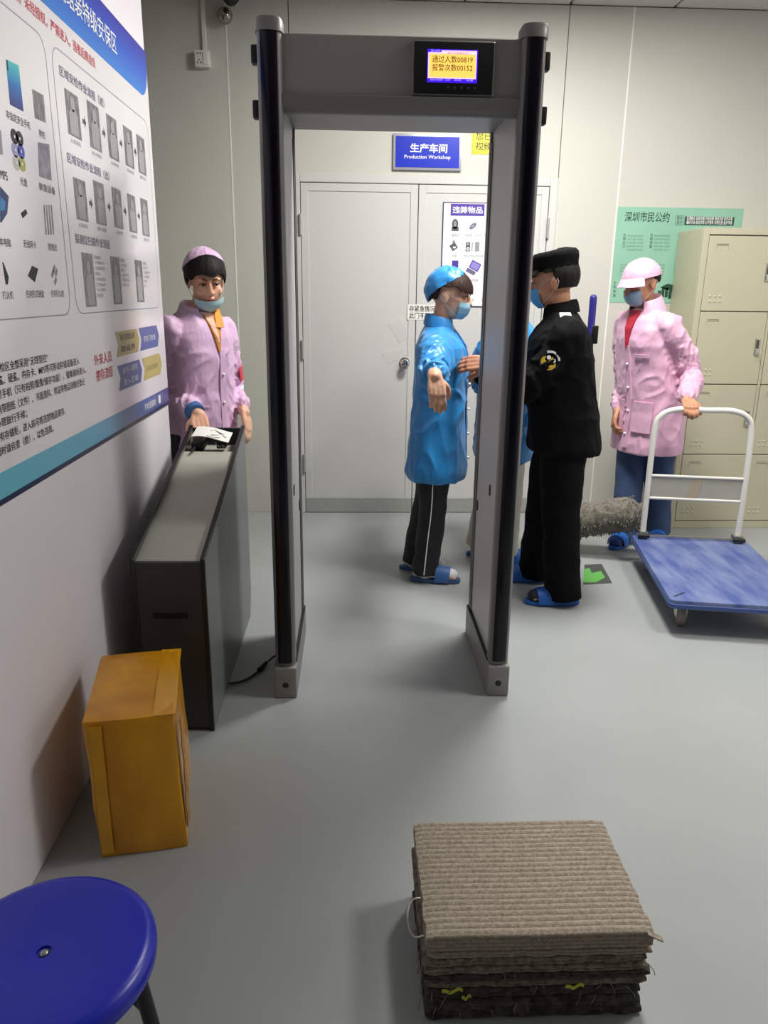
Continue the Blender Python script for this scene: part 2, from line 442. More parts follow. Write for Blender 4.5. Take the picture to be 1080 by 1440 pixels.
# power cord of the detector
cpts = [(-.285, 3.02, .03), (-.31, 2.99, .035), (-.345, 2.93, .012), (-.36, 2.86, .008), (-.41, 2.77, .007), (-.47, 2.72, .007), (-.53, 2.72, .007)]
cpts = [(-.297, 2.84, .012), (-.318, 2.845, .02), (-.35, 2.8, .012), (-.375, 2.74, .008), (-.41, 2.68, .006), (-.45, 2.65, .006), (-.478, 2.645, .006)]
cord = thing('power_cord', 'thin black power cord on floor between chute and detector column', 'cord', (-.38, 2.74, 0))
put('cable', MB().limb(cpts, [.004, .004], n=8, k=6), M_blk, cord)
put('cord_lump', MB().limb([(-.352, 2.797, .013), (-.373, 2.745, .01)], [.008, .01], n=10), M_blk, cord)

# ================================================================== CHUTE CABINET BESIDE THE LEFT WALL
CX0, CX1, CY0, CY1, CZ0, CZ1 = -.712, -.484, 2.325, 3.345, .622, .884
ch = thing('chute_cabinet', 'dark grey metal cabinet with sloping open trough top along left wall', 'cabinet', ((CX0+CX1)/2, (CY0+CY1)/2, 0))
M_cg = mat('charcoal_metal', (54, 55, 57), .38, var=.1, vscale=2)
M_ck = mat('black_metal_edge', (17, 17, 18), .35)
M_ct = mat('grey_trough_steel', (190, 189, 176), .42, metal=.15, var=.08, vscale=4)
def zt(y): return CZ0+(CZ1-CZ0)*(y-CY0)/(CY1-CY0)
for x0, x1 in ((CX0-.006, CX0+.008), (CX1-.008, CX1+.006)):
    sp_ = put('side_plate', MB().prism([(x0, CY0, .0), (x0, CY1-.05, .0), (x0, CY1, .12), (x0, CY1, CZ1), (x0, CY0, CZ0)], (x1-x0, 0, 0)).bevel(.002, 1), mat('mid_grey_side_plate', (122, 124, 124), .36, var=.06, vscale=2), ch)
    put('edge_trim', MB().prism([(x0-.001, CY0-.002, CZ0-.005), (x0-.001, CY1+.001, CZ1-.005), (x0-.001, CY1+.001, CZ1+.006), (x0-.001, CY0-.002, CZ0+.006)], (x1-x0+.002, 0, 0)).box(x0-.001, x1+.001, CY0-.003, CY0+.009, .0, CZ0+.005).bevel(.0015, 1), M_ck, sp_)
put('front_plate', MB().box(CX0+.008, CX1-.008, CY0+.002, CY0+.02, .01, CZ0-.006).bevel(.002, 1), M_cg, ch)
put('grip_slot', MB().box(CX0+.055, CX1-.055, CY0-.001, CY0+.004, .42, .445).bevel(.002, 1), M_ck, ch)
put('trough', MB().prism([(CX0+.008, CY0+.02, CZ0-.01), (CX0+.008, CY1-.2, zt(CY1-.2)-.02), (CX0+.008, CY1-.2, zt(CY1-.2)-.06), (CX0+.008, CY1-.01, zt(CY1)-.08), (CX0+.008, CY1-.01, .4), (CX0+.008, CY0+.02, .4)], (CX1-CX0-.016, 0, 0)), M_ct, ch, sharp=20)
put('back_plate', MB().box(CX0+.008, CX1-.008, CY1-.012, CY1, .05, CZ1-.004).bevel(.002, 1), M_cg, ch)
for x in (CX0+.02, CX1-.02):
    put('foot', MB().obox((x, CY1-.03, .055), (.012, 0, 0), (0, .02, 0), (0, 0, .055)).bevel(.004, 1), M_blk, ch)

# ================================================================== YELLOW CARTON
bx_c = Vector((-.6, 1.92, 0)); R10 = Matrix.Rotation(math.radians(10), 4, 'Z')
bt = thing('carton', 'tall carton wrapped in shiny yellow parcel tape standing on floor by left wall', 'carton', bx_c, rz=math.radians(10))
M_tape = mat('yellow_parcel_tape', (236, 168, 4), .28, var=.25, vscale=5, rgb2=(200, 132, 6), bump=.25, bscale=9, stretch=(1, 1, .5), coat=.3)
def puff(hx, hy, h, n=9):
    mb = MB()
    bm = bmesh.new(); bmesh.ops.create_cube(bm, size=2)
    bmesh.ops.subdivide_edges(bm, edges=bm.edges[:], cuts=n, use_grid_fill=True)
    for v in bm.verts:
        p = v.co; q = Vector((p.x*hx, p.y*hy, (p.z+1)/2*h))
        bul = (1-p.x**2)*(1-p.y**2)*0
        s = noise.noise(q*9)*.006
        wx = (1-p.y**2)*(1-p.z**2)*.008*(1 if abs(p.x) > .99 else 0)*p.x
        wy = (1-p.x**2)*(1-p.z**2)*.006*(1 if abs(p.y) > .99 else 0)*p.y
        q += Vector((wx+s*.6, wy+s*.5, (s*.5-.006*(1-p.x**2)*(1-p.y**2)) if p.z > .99 else 0))
        q.x += .012*p.z*-.5                                     # slight sag to one side
        v.co = q
    bm.verts.index_update()
    mb.v = [v.co.copy() for v in bm.verts]; mb.f = [tuple(v.index for v in f.verts) for f in bm.faces]; bm.free()
    return mb.bevel(.006, 2, 60)
put('box_body', puff(.112, .19, .412).xf(ROOT[bt]), M_tape, bt, sharp=50)
M_tape2 = mat('yellow_tape_layer', (232, 166, 14), .22, var=.15, vscale=9, bump=.3, bscale=16, coat=.4)
for a, b, c, d in ((.07, .108, .414, .19),):
    put('tape_strip', MB().sheet([[(x, -.19+.38*k/10, .4085+.002*noise.noise(Vector((x*30, k*.8, 2)))) for k in range(11)] for x in (.055, .075, .1, .112)], .003).xf(ROOT[bt]), M_tape2, bt)
put('tape_strip', MB().sheet([[(x, -.197-.002*noise.noise(Vector((x*30, k*.7, 5))), .02+.38*k/10) for k in range(11)] for x in (-.1, -.085, -.07)], .002).xf(ROOT[bt]), M_tape2, bt)
put('torn_flap', MB().sheet([[(.121+.004*noise.noise(Vector((y*20, k, 1)))+.002*j, y, .06+.33*k/8) for k in range(9)] for j, y in enumerate((-.185, -.165, -.15))], .003).xf(ROOT[bt]), mat('torn_kraft', (196, 146, 84), .8, var=.3, vscale=20), bt)

# ================================================================== RIBBED MAT STACK
ST0 = Vector((.38, 1.39, 0))
sk = thing('mat_stack', 'tied block of stacked ribbed grey-brown mats lying on floor', 'mat stack', ST0)
SX0, SX1, SY0, SY1 = .15, .612, 1.226, 1.56
M_rib = mat('ribbed_brown_weave', (170, 159, 142), .95, var=.3, vscale=140, rgb2=(140, 129, 113), bump=.35, bscale=300, detail=6)
M_ribd = mat('darker_brown_weave', (150, 140, 124), .95, var=.4, vscale=70, rgb2=(104, 96, 84), bump=.8, bscale=160)  # darker weave of the middle layers and frayed threads
M_ribk = mat('dark_matted_shaded_weave', (88, 85, 78), .95, var=.5, vscale=50, rgb2=(48, 46, 43), bump=.9, bscale=120)  # lower layers: own dark tone, with some shade put into the colour
def ribmat(x0, x1, y0, y1, z0, z1, pitch, mt, seed, ragged=0.0, ribtop=True):
    """one mat: closed cross-section with rounded ribs on top and at the edges, swept along x"""
    nr = int((y1-y0)/pitch); per = 4; prof = []
    for i in range(nr*per+1):
        u = i/per; y = y0+(y1-y0)*i/(nr*per)
        hgt = abs(math.sin(PI*u))**.6*.0035 if ribtop else 0
        prof.append((y, z1-.0035+hgt))
    nf = max(2, round((z1-z0)/.0105))*4
    for k in range(1, nf+1): prof.append((y1+.0026*abs(math.sin(k*PI/4)), z1-.0035-(z1-z0-.0035)*k/nf))
    for i in range(6): prof.append((y1-(y1-y0)*(i+1)/6, z0))
    for k in range(1, nf+1): prof.append((y0-.0034*abs(math.sin(k*PI/4)), z0+(z1-z0-.0035)*k/nf))
    ns = 26; rings = []
    for j in range(ns+1):
        t = j/ns; x = x0+(x1-x0)*t
        w = .0014*noise.noise(Vector((x*7, seed, 0)))
        rg = ragged*noise.noise(Vector((x*38, seed*3.3, 1)))
        e = min(t, 1-t)*ns
        drop = .004 if e < .5 else 0
        rings.append([(x+.004*noise.noise(Vector((y*40, seed, 4)))*(1 if e < .5 else 0), y+w+rg*(1 if y < (y0+y1)/2 else -1), z-(drop if z > (z0+z1)/2 else -drop)) for y, z in prof])
    return MB().loft(rings)
zz = 0; rs_ = random.Random(3)
lay = [(.026, M_ribk), (.022, M_ribk), (.024, M_ribk), (.018, M_ribd), (.022, M_ribk), (.02, M_ribd), (.022, M_ribd), (.02, M_rib), (.044, M_rib)]
for i, (h, mt) in enumerate(lay):
    o = [rs_.uniform(-.006, .006) for _ in range(4)]
    top = i == len(lay)-1
    ex = -.004 if i < 3 else (.004 if i < 7 else 0)
    put('mat_layer', ribmat(SX0+o[0]-ex, SX1+o[1]+ex, SY0+(o[2] if not top else 0)+(.006 if 2 < i < 5 else 0), SY1+o[3], zz+.0005, zz+h, .0148 if top else .02, mt, i*1.7, 0 if top else .006), mt, sk, sharp=60)
    zz += h
put('wire_loop', MB().limb([(SX0+.01, 1.27, .175), (SX0-.022, 1.275, .165), (SX0-.034, 1.3, .19), (SX0-.022, 1.33, .205), (SX0+.006, 1.335, .205)], [.0022, .0022], n=8), mat('bare_wire', (190, 188, 180), .3, metal=.8), sk)
M_lime = mat('lime_scrap', (198, 196, 60), .6)
for x, z, s in ((.205, .076, .022), (.46, .08, .02), (.235, .058, .01)):
    put('tape_scrap', MB().sheet([[(x-s+2*s*k/5, SY0-.008-.003*math.sin(k), z+j*.004+.003*math.sin(k*2.1)) for k in range(6)] for j in range(3)], .0015), M_lime, sk)
rs_ = random.Random(11)
for k in range(26):                        # frayed threads
    x = rs_.uniform(SX0, SX1); z = rs_.uniform(.02, .13); a = rs_.uniform(-.012, .012)
    if k % 5 == 0: q = [(SX0-.001, rs_.uniform(1.25, 1.5), z), (SX0-.012, 1.3+a*8, z-.01), (SX0-.014, 1.31+a*8, z-.03)]
    else: q = [(x, SY0+.002, z), (x+a, SY0-.011, z-.004), (x+a*1.7, SY0-.009, max(.004, z-.02))]
    put('frayed_thread', MB().limb(q, [.0012, .0008], n=5, k=3, round=False), M_ribd, sk)
put('torn_corner', MB().sheet([[(SX1-.012+.03*k/3, SY0+.004-.006*j-.002*k, zz-.006-.004*k-.001*j) for k in range(4)] for j in range(3)], .003), M_rib, sk)

# ================================================================== BLUE STOOL
sc_ = Vector((-.49, .982, 0)); SZ, SR = .45, .172
stl = thing('stool', 'round blue plastic stool with black metal legs', 'stool', sc_)
M_bp = mat('blue_plastic', (20, 34, 178), .3, var=.12, vscale=4)
prof = [(.004, -.006), (.011, -.005), (.012, -.001), (.02, 0), (SR-.02, 0), (SR-.008, -.003), (SR-.001, -.012), (SR, -.022), (SR-.002, -.036), (SR-.012, -.036), (SR-.016, -.014), (.02, -.012), (.004, -.012)]
mbs = MB(); n = 56
rg = [[sc_+Vector((math.cos(2*PI*k/n)*r, math.sin(2*PI*k/n)*r, SZ+z)) for k in range(n)] for r, z in prof]
put('seat', mbs.loft(rg+[rg[0]], cap=False), M_bp, stl, sharp=50)
put('rivet', MB().ell(sc_+Vector((0, 0, SZ-.004)), (.0075, .0075, .004)), mat('dull_steel', (150, 150, 152), .35, metal=.9), stl)
M_leg = mat('black_steel_tube', (16, 17, 20), .35)
for k in range(4):
    a = math.radians(8+90*k); d = Vector((math.cos(a), math.sin(a), 0))
    lg = put('leg', MB().limb([sc_+d*.13+Vector((0, 0, SZ-.022)), sc_+d*.155+Vector((0, 0, .25)), sc_+d*.185+Vector((0, 0, .012))], [.0125, .0125], n=14, round=False), M_leg, stl)
    put('leg_tip', MB().limb([sc_+d*.183+Vector((0, 0, .022)), sc_+d*.186+Vector((0, 0, .0))], [.016, .016], n=14, round=False), M_blk, lg)
put('ring_brace', MB().limb([sc_+Vector((math.cos(2*PI*k/24)*.155, math.sin(2*PI*k/24)*.155, .2)) for k in range(25)], [.007, .007], n=8, k=2, round=False), M_leg, stl)
put('seat_bracket', MB().obox(sc_+Vector((0, 0, SZ-.02)), (.135*math.cos(.9), .135*math.sin(.9), 0), (-.014*math.sin(.9), .014*math.cos(.9), 0), (0, 0, .004)).obox(sc_+Vector((0, 0, SZ-.026)), (.135*math.cos(.9+PI/2), .135*math.sin(.9+PI/2), 0), (-.014*math.sin(.9+PI/2), .014*math.cos(.9+PI/2), 0), (0, 0, .004)), M_leg, stl)

# ================================================================== LOCKERS
KX0, KY0, KZ = 2.065, 4.665, 1.85
KW = .93
M_lk = mat('beige_enamel', (188, 184, 158), .4, var=.04, vscale=3)
M_slot = mat('locker_shadow_gap', (70, 66, 54), .7)
lk = thing('locker_cabinet', 'beige metal locker cabinet of two columns with four doors each', 'locker', (KX0+KW/2, (KY0+YB)/2, 0))
kb = MB().box(KX0, KX0+KW, KY0+.018, YB-.004, .0, KZ)
put('body', kb.bevel(.003, 1), M_lk, lk)
zr = [.05, .492, .936, 1.374, 1.808]
cw = [(KX0+.038, KX0+KW/2-.012), (KX0+KW/2+.012, KX0+KW-.038)]
fz = MB().box(KX0, KX0+.036, KY0, KY0+.018, 0, KZ).box(KX0+KW-.036, KX0+KW, KY0, KY0+.018, 0, KZ).box(KX0+.036, KX0+KW-.036, KY0, KY0+.018, zr[4]+.004, KZ).box(KX0+.036, KX0+KW-.036, KY0, KY0+.018, 0, zr[0]-.003).box(KX0+KW/2-.009, KX0+KW/2+.009, KY0, KY0+.018, zr[0]-.003, zr[4]+.004)
put('face_frame', fz.bevel(.002, 1), M_lk, lk)
put('gap_liner', MB().box(KX0+.03, KX0+KW-.03, KY0+.012, KY0+.019, zr[0]-.01, zr[4]+.01), M_slot, lk)
M_hd = mat('nickel', (190, 188, 178), .25, metal=.9)
for ci, (a, b) in enumerate(cw):
    for ri in range(4):
        z0, z1 = zr[ri]+.003, zr[ri+1]-.003
        d = put('locker_door', MB().box(a, b, KY0-.002, KY0+.016, z0, z1).bevel(.002, 1), M_lk, lk)
        cs = MB().box(a+.045, a+.12, KY0-.006, KY0-.002, z1-.052, z1-.048).box(a+.043, a+.047, KY0-.005, KY0-.002, z1-.075, z1-.052).box(a+.118, a+.122, KY0-.005, KY0-.002, z1-.075, z1-.052)
        put('card_holder', cs.bevel(.001, 1), M_lk, d)
        put('card_slot', MB().box(a+.047, a+.118, KY0-.0026, KY0-.002, z1-.0475, z1-.0445), M_slot, d)
        vn = MB()
        for q in range(3):
            for r in range(2): vn.ell((a+.045+q*.03, KY0-.002, z0+.055+r*.03), (.009, .004, .008), n=8, mth=6)
        put('vent', vn, M_lk, d)
        hx = b-.038; hz = z0+(z1-z0)*.52
        hd = put('handle', MB().box(hx-.014, hx+.014, KY0-.009, KY0-.002, hz-.05, hz+.055).bevel(.003, 2), M_hd, d)
        put('handle_recess', MB().box(hx-.008, hx+.008, KY0-.0105, KY0-.0085, hz-.008, hz+.045), M_slot, hd)
        put('lock', MB().loft([[Vector((hx+math.cos(t)*.011, y, hz-.028+math.sin(t)*.011)) for t in [2*PI*q/12 for q in range(12)]] for y in (KY0-.008, KY0-.016)]), M_hd, hd)
        if (ci, ri) in ((0, 2), (0, 1), (1, 0), (1, 1)):
            put('key_ring', MB().limb([(hx+.002, KY0-.016, hz-.03), (hx+.01, KY0-.02, hz-.05), (hx+.02, KY0-.018, hz-.085)], [.0022, .0022], n=6), M_hd, hd)

# ================================================================== PLATFORM TROLLEY
tr0 = Vector((1.40, 3.05, 0)); ua = Vector((.170, .9854, 0)); wa = Vector((.9854, -.170, 0)); TL, TW, TZ = .965, .61, .172
tro = thing('platform_trolley', 'blue platform trolley with white tubular push handle', 'trolley', tr0+ua*TL/2+wa*TW/2)
def TP(u, w_, z): return tr0+ua*u+wa*w_+Vector((0, 0, z))
M_td = mat('scuffed_blue_plastic', (68, 86, 146), .5, var=.35, vscale=5, rgb2=(112, 126, 166), stretch=(3, .8, 1), bump=.05, bscale=30, detail=8)
ol = []
for cu_, cw_, a0 in ((TL-.03, TW-.03, 0), (TL-.03, .03, 270), (.03, .03, 180), (.03, TW-.03, 90)):
    for k in range(6):
        a = math.radians(a0-90*k/5*1.0+90) if False else math.radians(a0+90-90*k/5)
        ol.append((cu_+.03*math.cos(a), cw_+.03*math.sin(a)))
put('deck', MB().loft([[TP(u, w_, z) for u, w_ in ol] for z in (TZ-.042, TZ)]).bevel(.008, 2), M_td, tro)
put('deck_rim', MB().loft([[TP(TL/2+(u-TL/2)*1.006, TW/2+(w_-TW/2)*1.008, z) for u, w_ in ol] for z in (TZ-.038, TZ-.016)]).bevel(.004, 1), mat('blue_bumper', (62, 84, 150), .5), tro)
M_wt = mat('white_enamel_tube', (222, 220, 212), .3)
hu = TL-.05
hw0, hw1 = .05, TW-.06; HZ = .885
hp = [TP(hu, hw0, TZ), TP(hu, hw0, .45), TP(hu+.01, hw0+.005, HZ-.12), TP(hu+.01, hw0+.03, HZ-.035), TP(hu+.01, hw0+.11, HZ), TP(hu+.01, (hw0+hw1)/2, HZ), TP(hu+.01, hw1-.11, HZ), TP(hu+.01, hw1-.03, HZ-.035), TP(hu+.01, hw1-.005, HZ-.12), TP(hu, hw1, .45), TP(hu, hw1, TZ)]
hdl = put('push_handle', MB().limb(hp, [.0155, .0155], n=14, k=5, round=False), M_wt, tro)
for z in (.40, .525):
    put('crossbar', MB().limb([TP(hu, hw0, z), TP(hu, hw1, z)], [.008, .008], n=10, round=False), M_wt, hdl)
pm = put('name_plate', MB().loft([[TP(hu+d, w_, z) for w_, z in ((hw0+.01, .405), (hw1-.01, .405), (hw1-.01, .52), (hw0+.01, .52))] for d in (-.001, .002)]), mat('grey_plate', (172, 170, 158), .5, var=.1, vscale=8), hdl)
put('tape_remnant', MB().loft([[TP(hu+d, w_, z) for w_, z in ((.25, .407), (.31, .41), (.335, .515), (.28, .518))] for d in (-.0025, -.0008)]), mat('brown_tape', (172, 160, 136), .4), hdl)
for w_ in (hw0, hw1):
    put('handle_bracket', MB().obox(TP(hu, w_, TZ+.02), wa*.026, ua*.03, Vector((0, 0, .02))).bevel(.006, 2), M_hd, tro)
    put('handle_pivot', MB().limb([TP(hu-.035, w_-.03, TZ+.02), TP(hu-.035, w_+.03, TZ+.02)], [.011, .011], n=12, round=False), M_blk, tro)
put('pivot_rod', MB().limb([TP(hu, hw0, TZ+.012), TP(hu, hw1, TZ+.012)], [.006, .006], n=8, round=False), M_hd, tro)
for u in (.13, TL-.12):
    for w_ in (.085, TW-.085):
        c0 = TP(u, w_, .055)
        cs = put('castor', MB().obox(TP(u, w_, TZ-.046), wa*.035, ua*.04, Vector((0, 0, .005))).obox(TP(u, w_-.022, .09), wa*.003, ua*.022, Vector((0, 0, .042))).obox(TP(u, w_+.022, .09), wa*.003, ua*.022, Vector((0, 0, .042))).bevel(.002, 1), M_hd, tro)
        ring = lambda r, s: [c0+wa*s+ua*(math.cos(2*PI*k/24)*r)+Vector((0, 0, math.sin(2*PI*k/24)*r)) for k in range(24)]
        put('wheel', MB().loft([ring(.012, -.02), ring(.045, -.016), ring(.053, -.011), ring(.055, 0), ring(.053, .011), ring(.045, .016), ring(.012, .02)]), mat('grey_rubber_wheel', (120, 118, 112), .6), cs)
for k in range(5):
    put('deck_scrape', MB().obox(TP(.05+.012*k, .03+.012*k, TZ+.0006), wa*.006, ua*.004, Vector((0, 0, .0008))), M_blk, tro)

# ================================================================== DUST MOP
mp = thing('dust_mop', 'shaggy grey dust mop with blue handle propped on trolley corner', 'mop', (1.36, 4.2, 0))
a_, b_ = Vector((1.03, 4.27, .11)), Vector((1.645, 4.06, .30))
M_shag = mat('shaggy_grey_fibre', (132, 126, 112), .95, var=.4, vscale=40, rgb2=(84, 80, 72), bump=1, bscale=120, sheen=.3)
ax = (b_-a_).normalized(); upv = (Vector((0, 0, 1))-ax*ax.z).normalized(); sd = ax.cross(upv)
rings = []
for i in range(31):
    t = i/30; c = a_.lerp(b_, t)+Vector((0, 0, .012*math.sin(t*PI)))
    e = min(t, 1-t)*30
    sc2 = 1 if e > 3 else (.45, .75, .92, .98)[int(e)]
    ring = []
    for j in range(20):
        an = 2*PI*j/20; rr = .106*sc2*(1+.10*noise.noise(Vector((t*22, math.cos(an)*2, math.sin(an)*2))))
        yy = math.sin(an)*rr*1.0
        if yy > 0: yy *= .8
        ring.append(c+sd*(math.cos(an)*rr*1.05)+upv*yy)
    rings.append(ring)
hd_ = put('mop_head', MB().loft(rings), M_shag, mp, sharp=180)
fb = MB(); rs_ = random.Random(5)
for k in range(900):
    t = rs_.uniform(.01, .99); an = rs_.uniform(PI*.95, PI*2.05) if k % 3 else rs_.uniform(0, 2*PI)
    c = a_.lerp(b_, t)+Vector((0, 0, .012*math.sin(t*PI)))
    nd = sd*math.cos(an)*1.05+upv*math.sin(an)
    p = c+nd*.094*(.8 if math.sin(an) > 0 else 1); q = p+nd*rs_.uniform(.012, .024)+Vector((rs_.uniform(-.008, .008), rs_.uniform(-.008, .008), -.008))
    if q.z < .003: q.z = .003
    fb.limb([p, q], [.0035, .0016], n=4, k=1, round=False)
fbo = put('fringe', fb, M_shag, mp); fbo['kind'] = 'stuff'
mc = a_.lerp(b_, .46)+upv*.06
put('mop_pole', MB().limb([mc, Vector((1.315, 4.185, .7)), Vector((1.297, 4.2, 1.2))], [.0135, .0135], n=12), mat('white_mop_pole', (210, 210, 206), .35), mp)
put('pole_grip', MB().limb([Vector((1.297, 4.2, 1.17)), Vector((1.296, 4.2, 1.445))], [.0195, .0195], n=14), mat('navy_grip', (38, 34, 120), .45), mp)
put('pole_joint', MB().limb([mc-upv*.02, mc+upv*.06], [.024, .018], n=12), M_blk, mp)

# ================================================================== SIGNS, POSTERS AND FITTINGS
UX, UZ, UY = Vector((1, 0, 0)), Vector((0, 0, 1)), Vector((0, 1, 0))
NB = Vector((0, -1, 0))                       # outward normal of the back wall
M_ink = mat('black_ink', (40, 40, 44), .5); M_white = mat('white_print', (244, 244, 246), .45)
M_grey = mat('grey_print', (150, 150, 152), .5); M_dgrey = mat('dark_grey_print', (86, 86, 90), .5)
def rect(p, x0, x1, z0, z1, y, name, mt, lift):
    return put(name, MB().box(x0, x1, y-lift-.0004, y-lift, z0, z1), mt, p)
def rrect(x0, x1, z0, z1, r, k=5):
    o = []
    for cx, cz, a0 in ((x1-r, z0+r, -90), (x1-r, z1-r, 0), (x0+r, z1-r, 90), (x0+r, z0+r, 180)):
        o += [(cx+r*math.cos(math.radians(a0+90*q/k)), cz+r*math.sin(math.radians(a0+90*q/k))) for q in range(k+1)]
    return o
# workshop sign above the door
a, b = at(553, 188, Y=YB), at(648, 241, Y=YB)
sg = thing('door_sign', 'blue production workshop sign with white lettering above double door', 'sign', ((a.x+b.x)/2, YB, b.z))
put('sign_frame', MB().box(a.x, b.x, YB-.02, YB, b.z, a.z).bevel(.004, 2), mat('silver_sign_frame', (196, 196, 204), .3, metal=.5), sg)
put('sign_face', MB().box(a.x+.015, b.x-.015, YB-.022, YB-.0195, b.z+.015, a.z-.015), mat('royal_blue_face', (22, 48, 188), .3), sg)
sw = b.x-a.x; sh = a.z-b.z
text('生产车间', (a.x+sw*.245, YB-.022, b.z+sh*.475), UX, UZ, sw*.54, sh*.26, M_white, sg, .028)
text('Production Workshop', (a.x+sw*.165, YB-.022, b.z+sh*.285), UX, UZ, sw*.67, sh*.13, M_white, sg, .012)
# yellow surveillance sign
a = at(664, 185, Y=YB)
ys = thing('surveillance_sign', 'yellow video surveillance notice on wall beside the blue sign', 'sign', (a.x+.17, YB, a.z-.14))
x0, x1, z1, z0 = a.x, a.x+.34, a.z+.02, a.z-.125
put('sign_plate', MB().prism([(x, YB-.003, z) for x, z in rrect(x0, x1, z0, z1, .006)], (0, .003, 0)), mat('yellow_sign', (246, 232, 30), .4), ys)
bd = MB().prism([(x, YB-.0035, z) for x, z in rrect(x0+.006, x1-.006, z0+.006, z1-.006, .005)], (0, .0008, 0))
put('border_line', bd, M_ink, ys); put('sign_field', MB().prism([(x, YB-.0041, z) for x, z in rrect(x0+.008, x1-.008, z0+.008, z1-.008, .004)], (0, .0008, 0)), MATS['yellow_sign'], ys)
text('您已进入', (x0+.024, YB-.0042, z0+.078), UX, UZ, .19, .046, M_ink, ys, .01)
text('视频监控区域', (x0+.024, YB-.0042, z0+.02), UX, UZ, .29, .046, M_ink, ys, .01)
# prohibited articles poster on the right door leaf
YD = YB-.004
a, b = at(623, 284, Y=YD), at(624, 431, Y=YD)
PX0, PX1, PZ1, PZ0 = a.x, a.x+.5, a.z, b.z
pp = thing('prohibited_items_poster', 'white prohibited items poster with violet heading on right door leaf', 'poster', ((PX0+PX1)/2, YD, PZ0))
put('poster_rim', MB().box(PX0, PX1, YD-.0065, YD, PZ0, PZ1).bevel(.001, 1), mat('dark_violet_rim', (66, 60, 104), .4), pp)
put('poster_sheet', MB().box(PX0+.006, PX1-.006, YD-.0075, YD-.005, PZ0+.006, PZ1-.006), mat('poster_white', (238, 236, 240), .35), pp)
YP = YD-.0075
def P(px_, py_): q = at(px_, py_, Y=YP); return q.x, q.z
M_vio = mat('violet_heading', (82, 62, 160), .4)
hx0, hz1 = P(634, 286); hx1, hz0 = P(681, 304)
rect(pp, hx0, hx1, hz0, hz1-.002, YP, 'heading_block', M_vio, 0)
text('违禁物品', (hx0+.012, YP-.0006, hz0+.014), UX, UZ, hx1-hx0-.024, hz1-hz0-.03, M_white, pp, .02)
def blob(c, r, mt, name='picture', rot=0, kind='ell', lift=0):
    cx, cz = P(*c); sx, sz = r; pts = []
    if kind == 'ell': o = [(math.cos(2*PI*k/18)*sx, math.sin(2*PI*k/18)*sz) for k in range(18)]
    else: o = rrect(-sx, sx, -sz, sz, min(sx, sz)*.25, 3)
    cr_, sr_ = math.cos(rot), math.sin(rot)
    return put(name, MB().prism([(cx+x*cr_-z*sr_, YP-.0004-lift, cz+x*sr_+z*cr_) for x, z in o], (0, .0004, 0)), mt, pp)
def cap_(body, px0, px1, py, h=.018, mt=None):
    x0, z = P(px0, py); x1, _ = P(px1, py)
    text(body, (x0, YP, z), UX, UZ, x1-x0, h, mt or M_grey, pp)
blob((640, 315), (.02, .03), M_dgrey); blob((640, 322), (.022, .013), M_dgrey, kind='r'); blob((640, 315), (.008, .016), M_grey, lift=.0004)
blob((665, 318), (.026, .013), mat('slate_print', (104, 100, 128), .5), rot=.7); blob((665, 318), (.015, .006), M_grey, rot=.7, lift=.0004)
blob((688, 316), (.014, .04), M_dgrey, kind='r'); blob((689, 308), (.013, .02), M_white, kind='r', lift=.0004)
cap_('摄像机', 635, 646, 333); cap_('录音笔、内存卡', 654, 677, 333); cap_('手机', 680, 690, 333)
blob((638, 347), (.02, .02), M_dgrey, rot=.6, kind='r'); blob((638, 340), (.011, .008), M_grey, rot=.3); blob((639, 348), (.01, .006), M_white, lift=.0004)
blob((658, 347), (.014, .028), M_dgrey, kind='r'); blob((658, 350), (.010, .011), M_white, lift=.0004); blob((658, 350), (.004, .0045), M_dgrey, lift=.0008); blob((658, 343), (.009, .008), M_grey, kind='r', lift=.0004)
blob((664, 347), (.002, .026), M_dgrey, kind='r'); blob((671, 347), (.014, .028), M_grey, kind='r')
blob((687, 341), (.01, .012), M_dgrey); blob((687, 341), (.004, .005), M_white, lift=.0004); blob((687, 349), (.01, .012), M_grey); blob((686, 356), (.01, .012), mat('pale_lilac_print', (206, 202, 216), .5))
cap_('卡带', 635, 642, 362); cap_('MP3/MP4/MP5等', 652, 680, 362); cap_('光盘', 684, 690, 362)
blob((668, 374), (.032, .026), M_vio, kind='r', rot=-.45); blob((668, 374), (.026, .02), mat('lilac_screen_print', (150, 136, 206), .4), kind='r', rot=-.45, lift=.0004); blob((662, 382), (.03, .012), mat('slate_print', (104, 100, 128)), kind='r', rot=-.45)
blob((640, 372), (.02, .024), M_vio, kind='r'); blob((686, 380), (.01, .008), M_ink, kind='r', rot=.3)
cap_('笔记本电脑', 656, 672, 396); cap_('U盘', 684, 688, 396)
blob((661, 412), (.006, .018), M_ink, rot=.2); blob((686, 412), (.012, .008), M_dgrey, rot=.4)
cap_('打火机', 655, 667, 424); cap_('硬盘', 677, 684, 424)
blob((640, 412), (.015, .02), M_dgrey, kind='r')
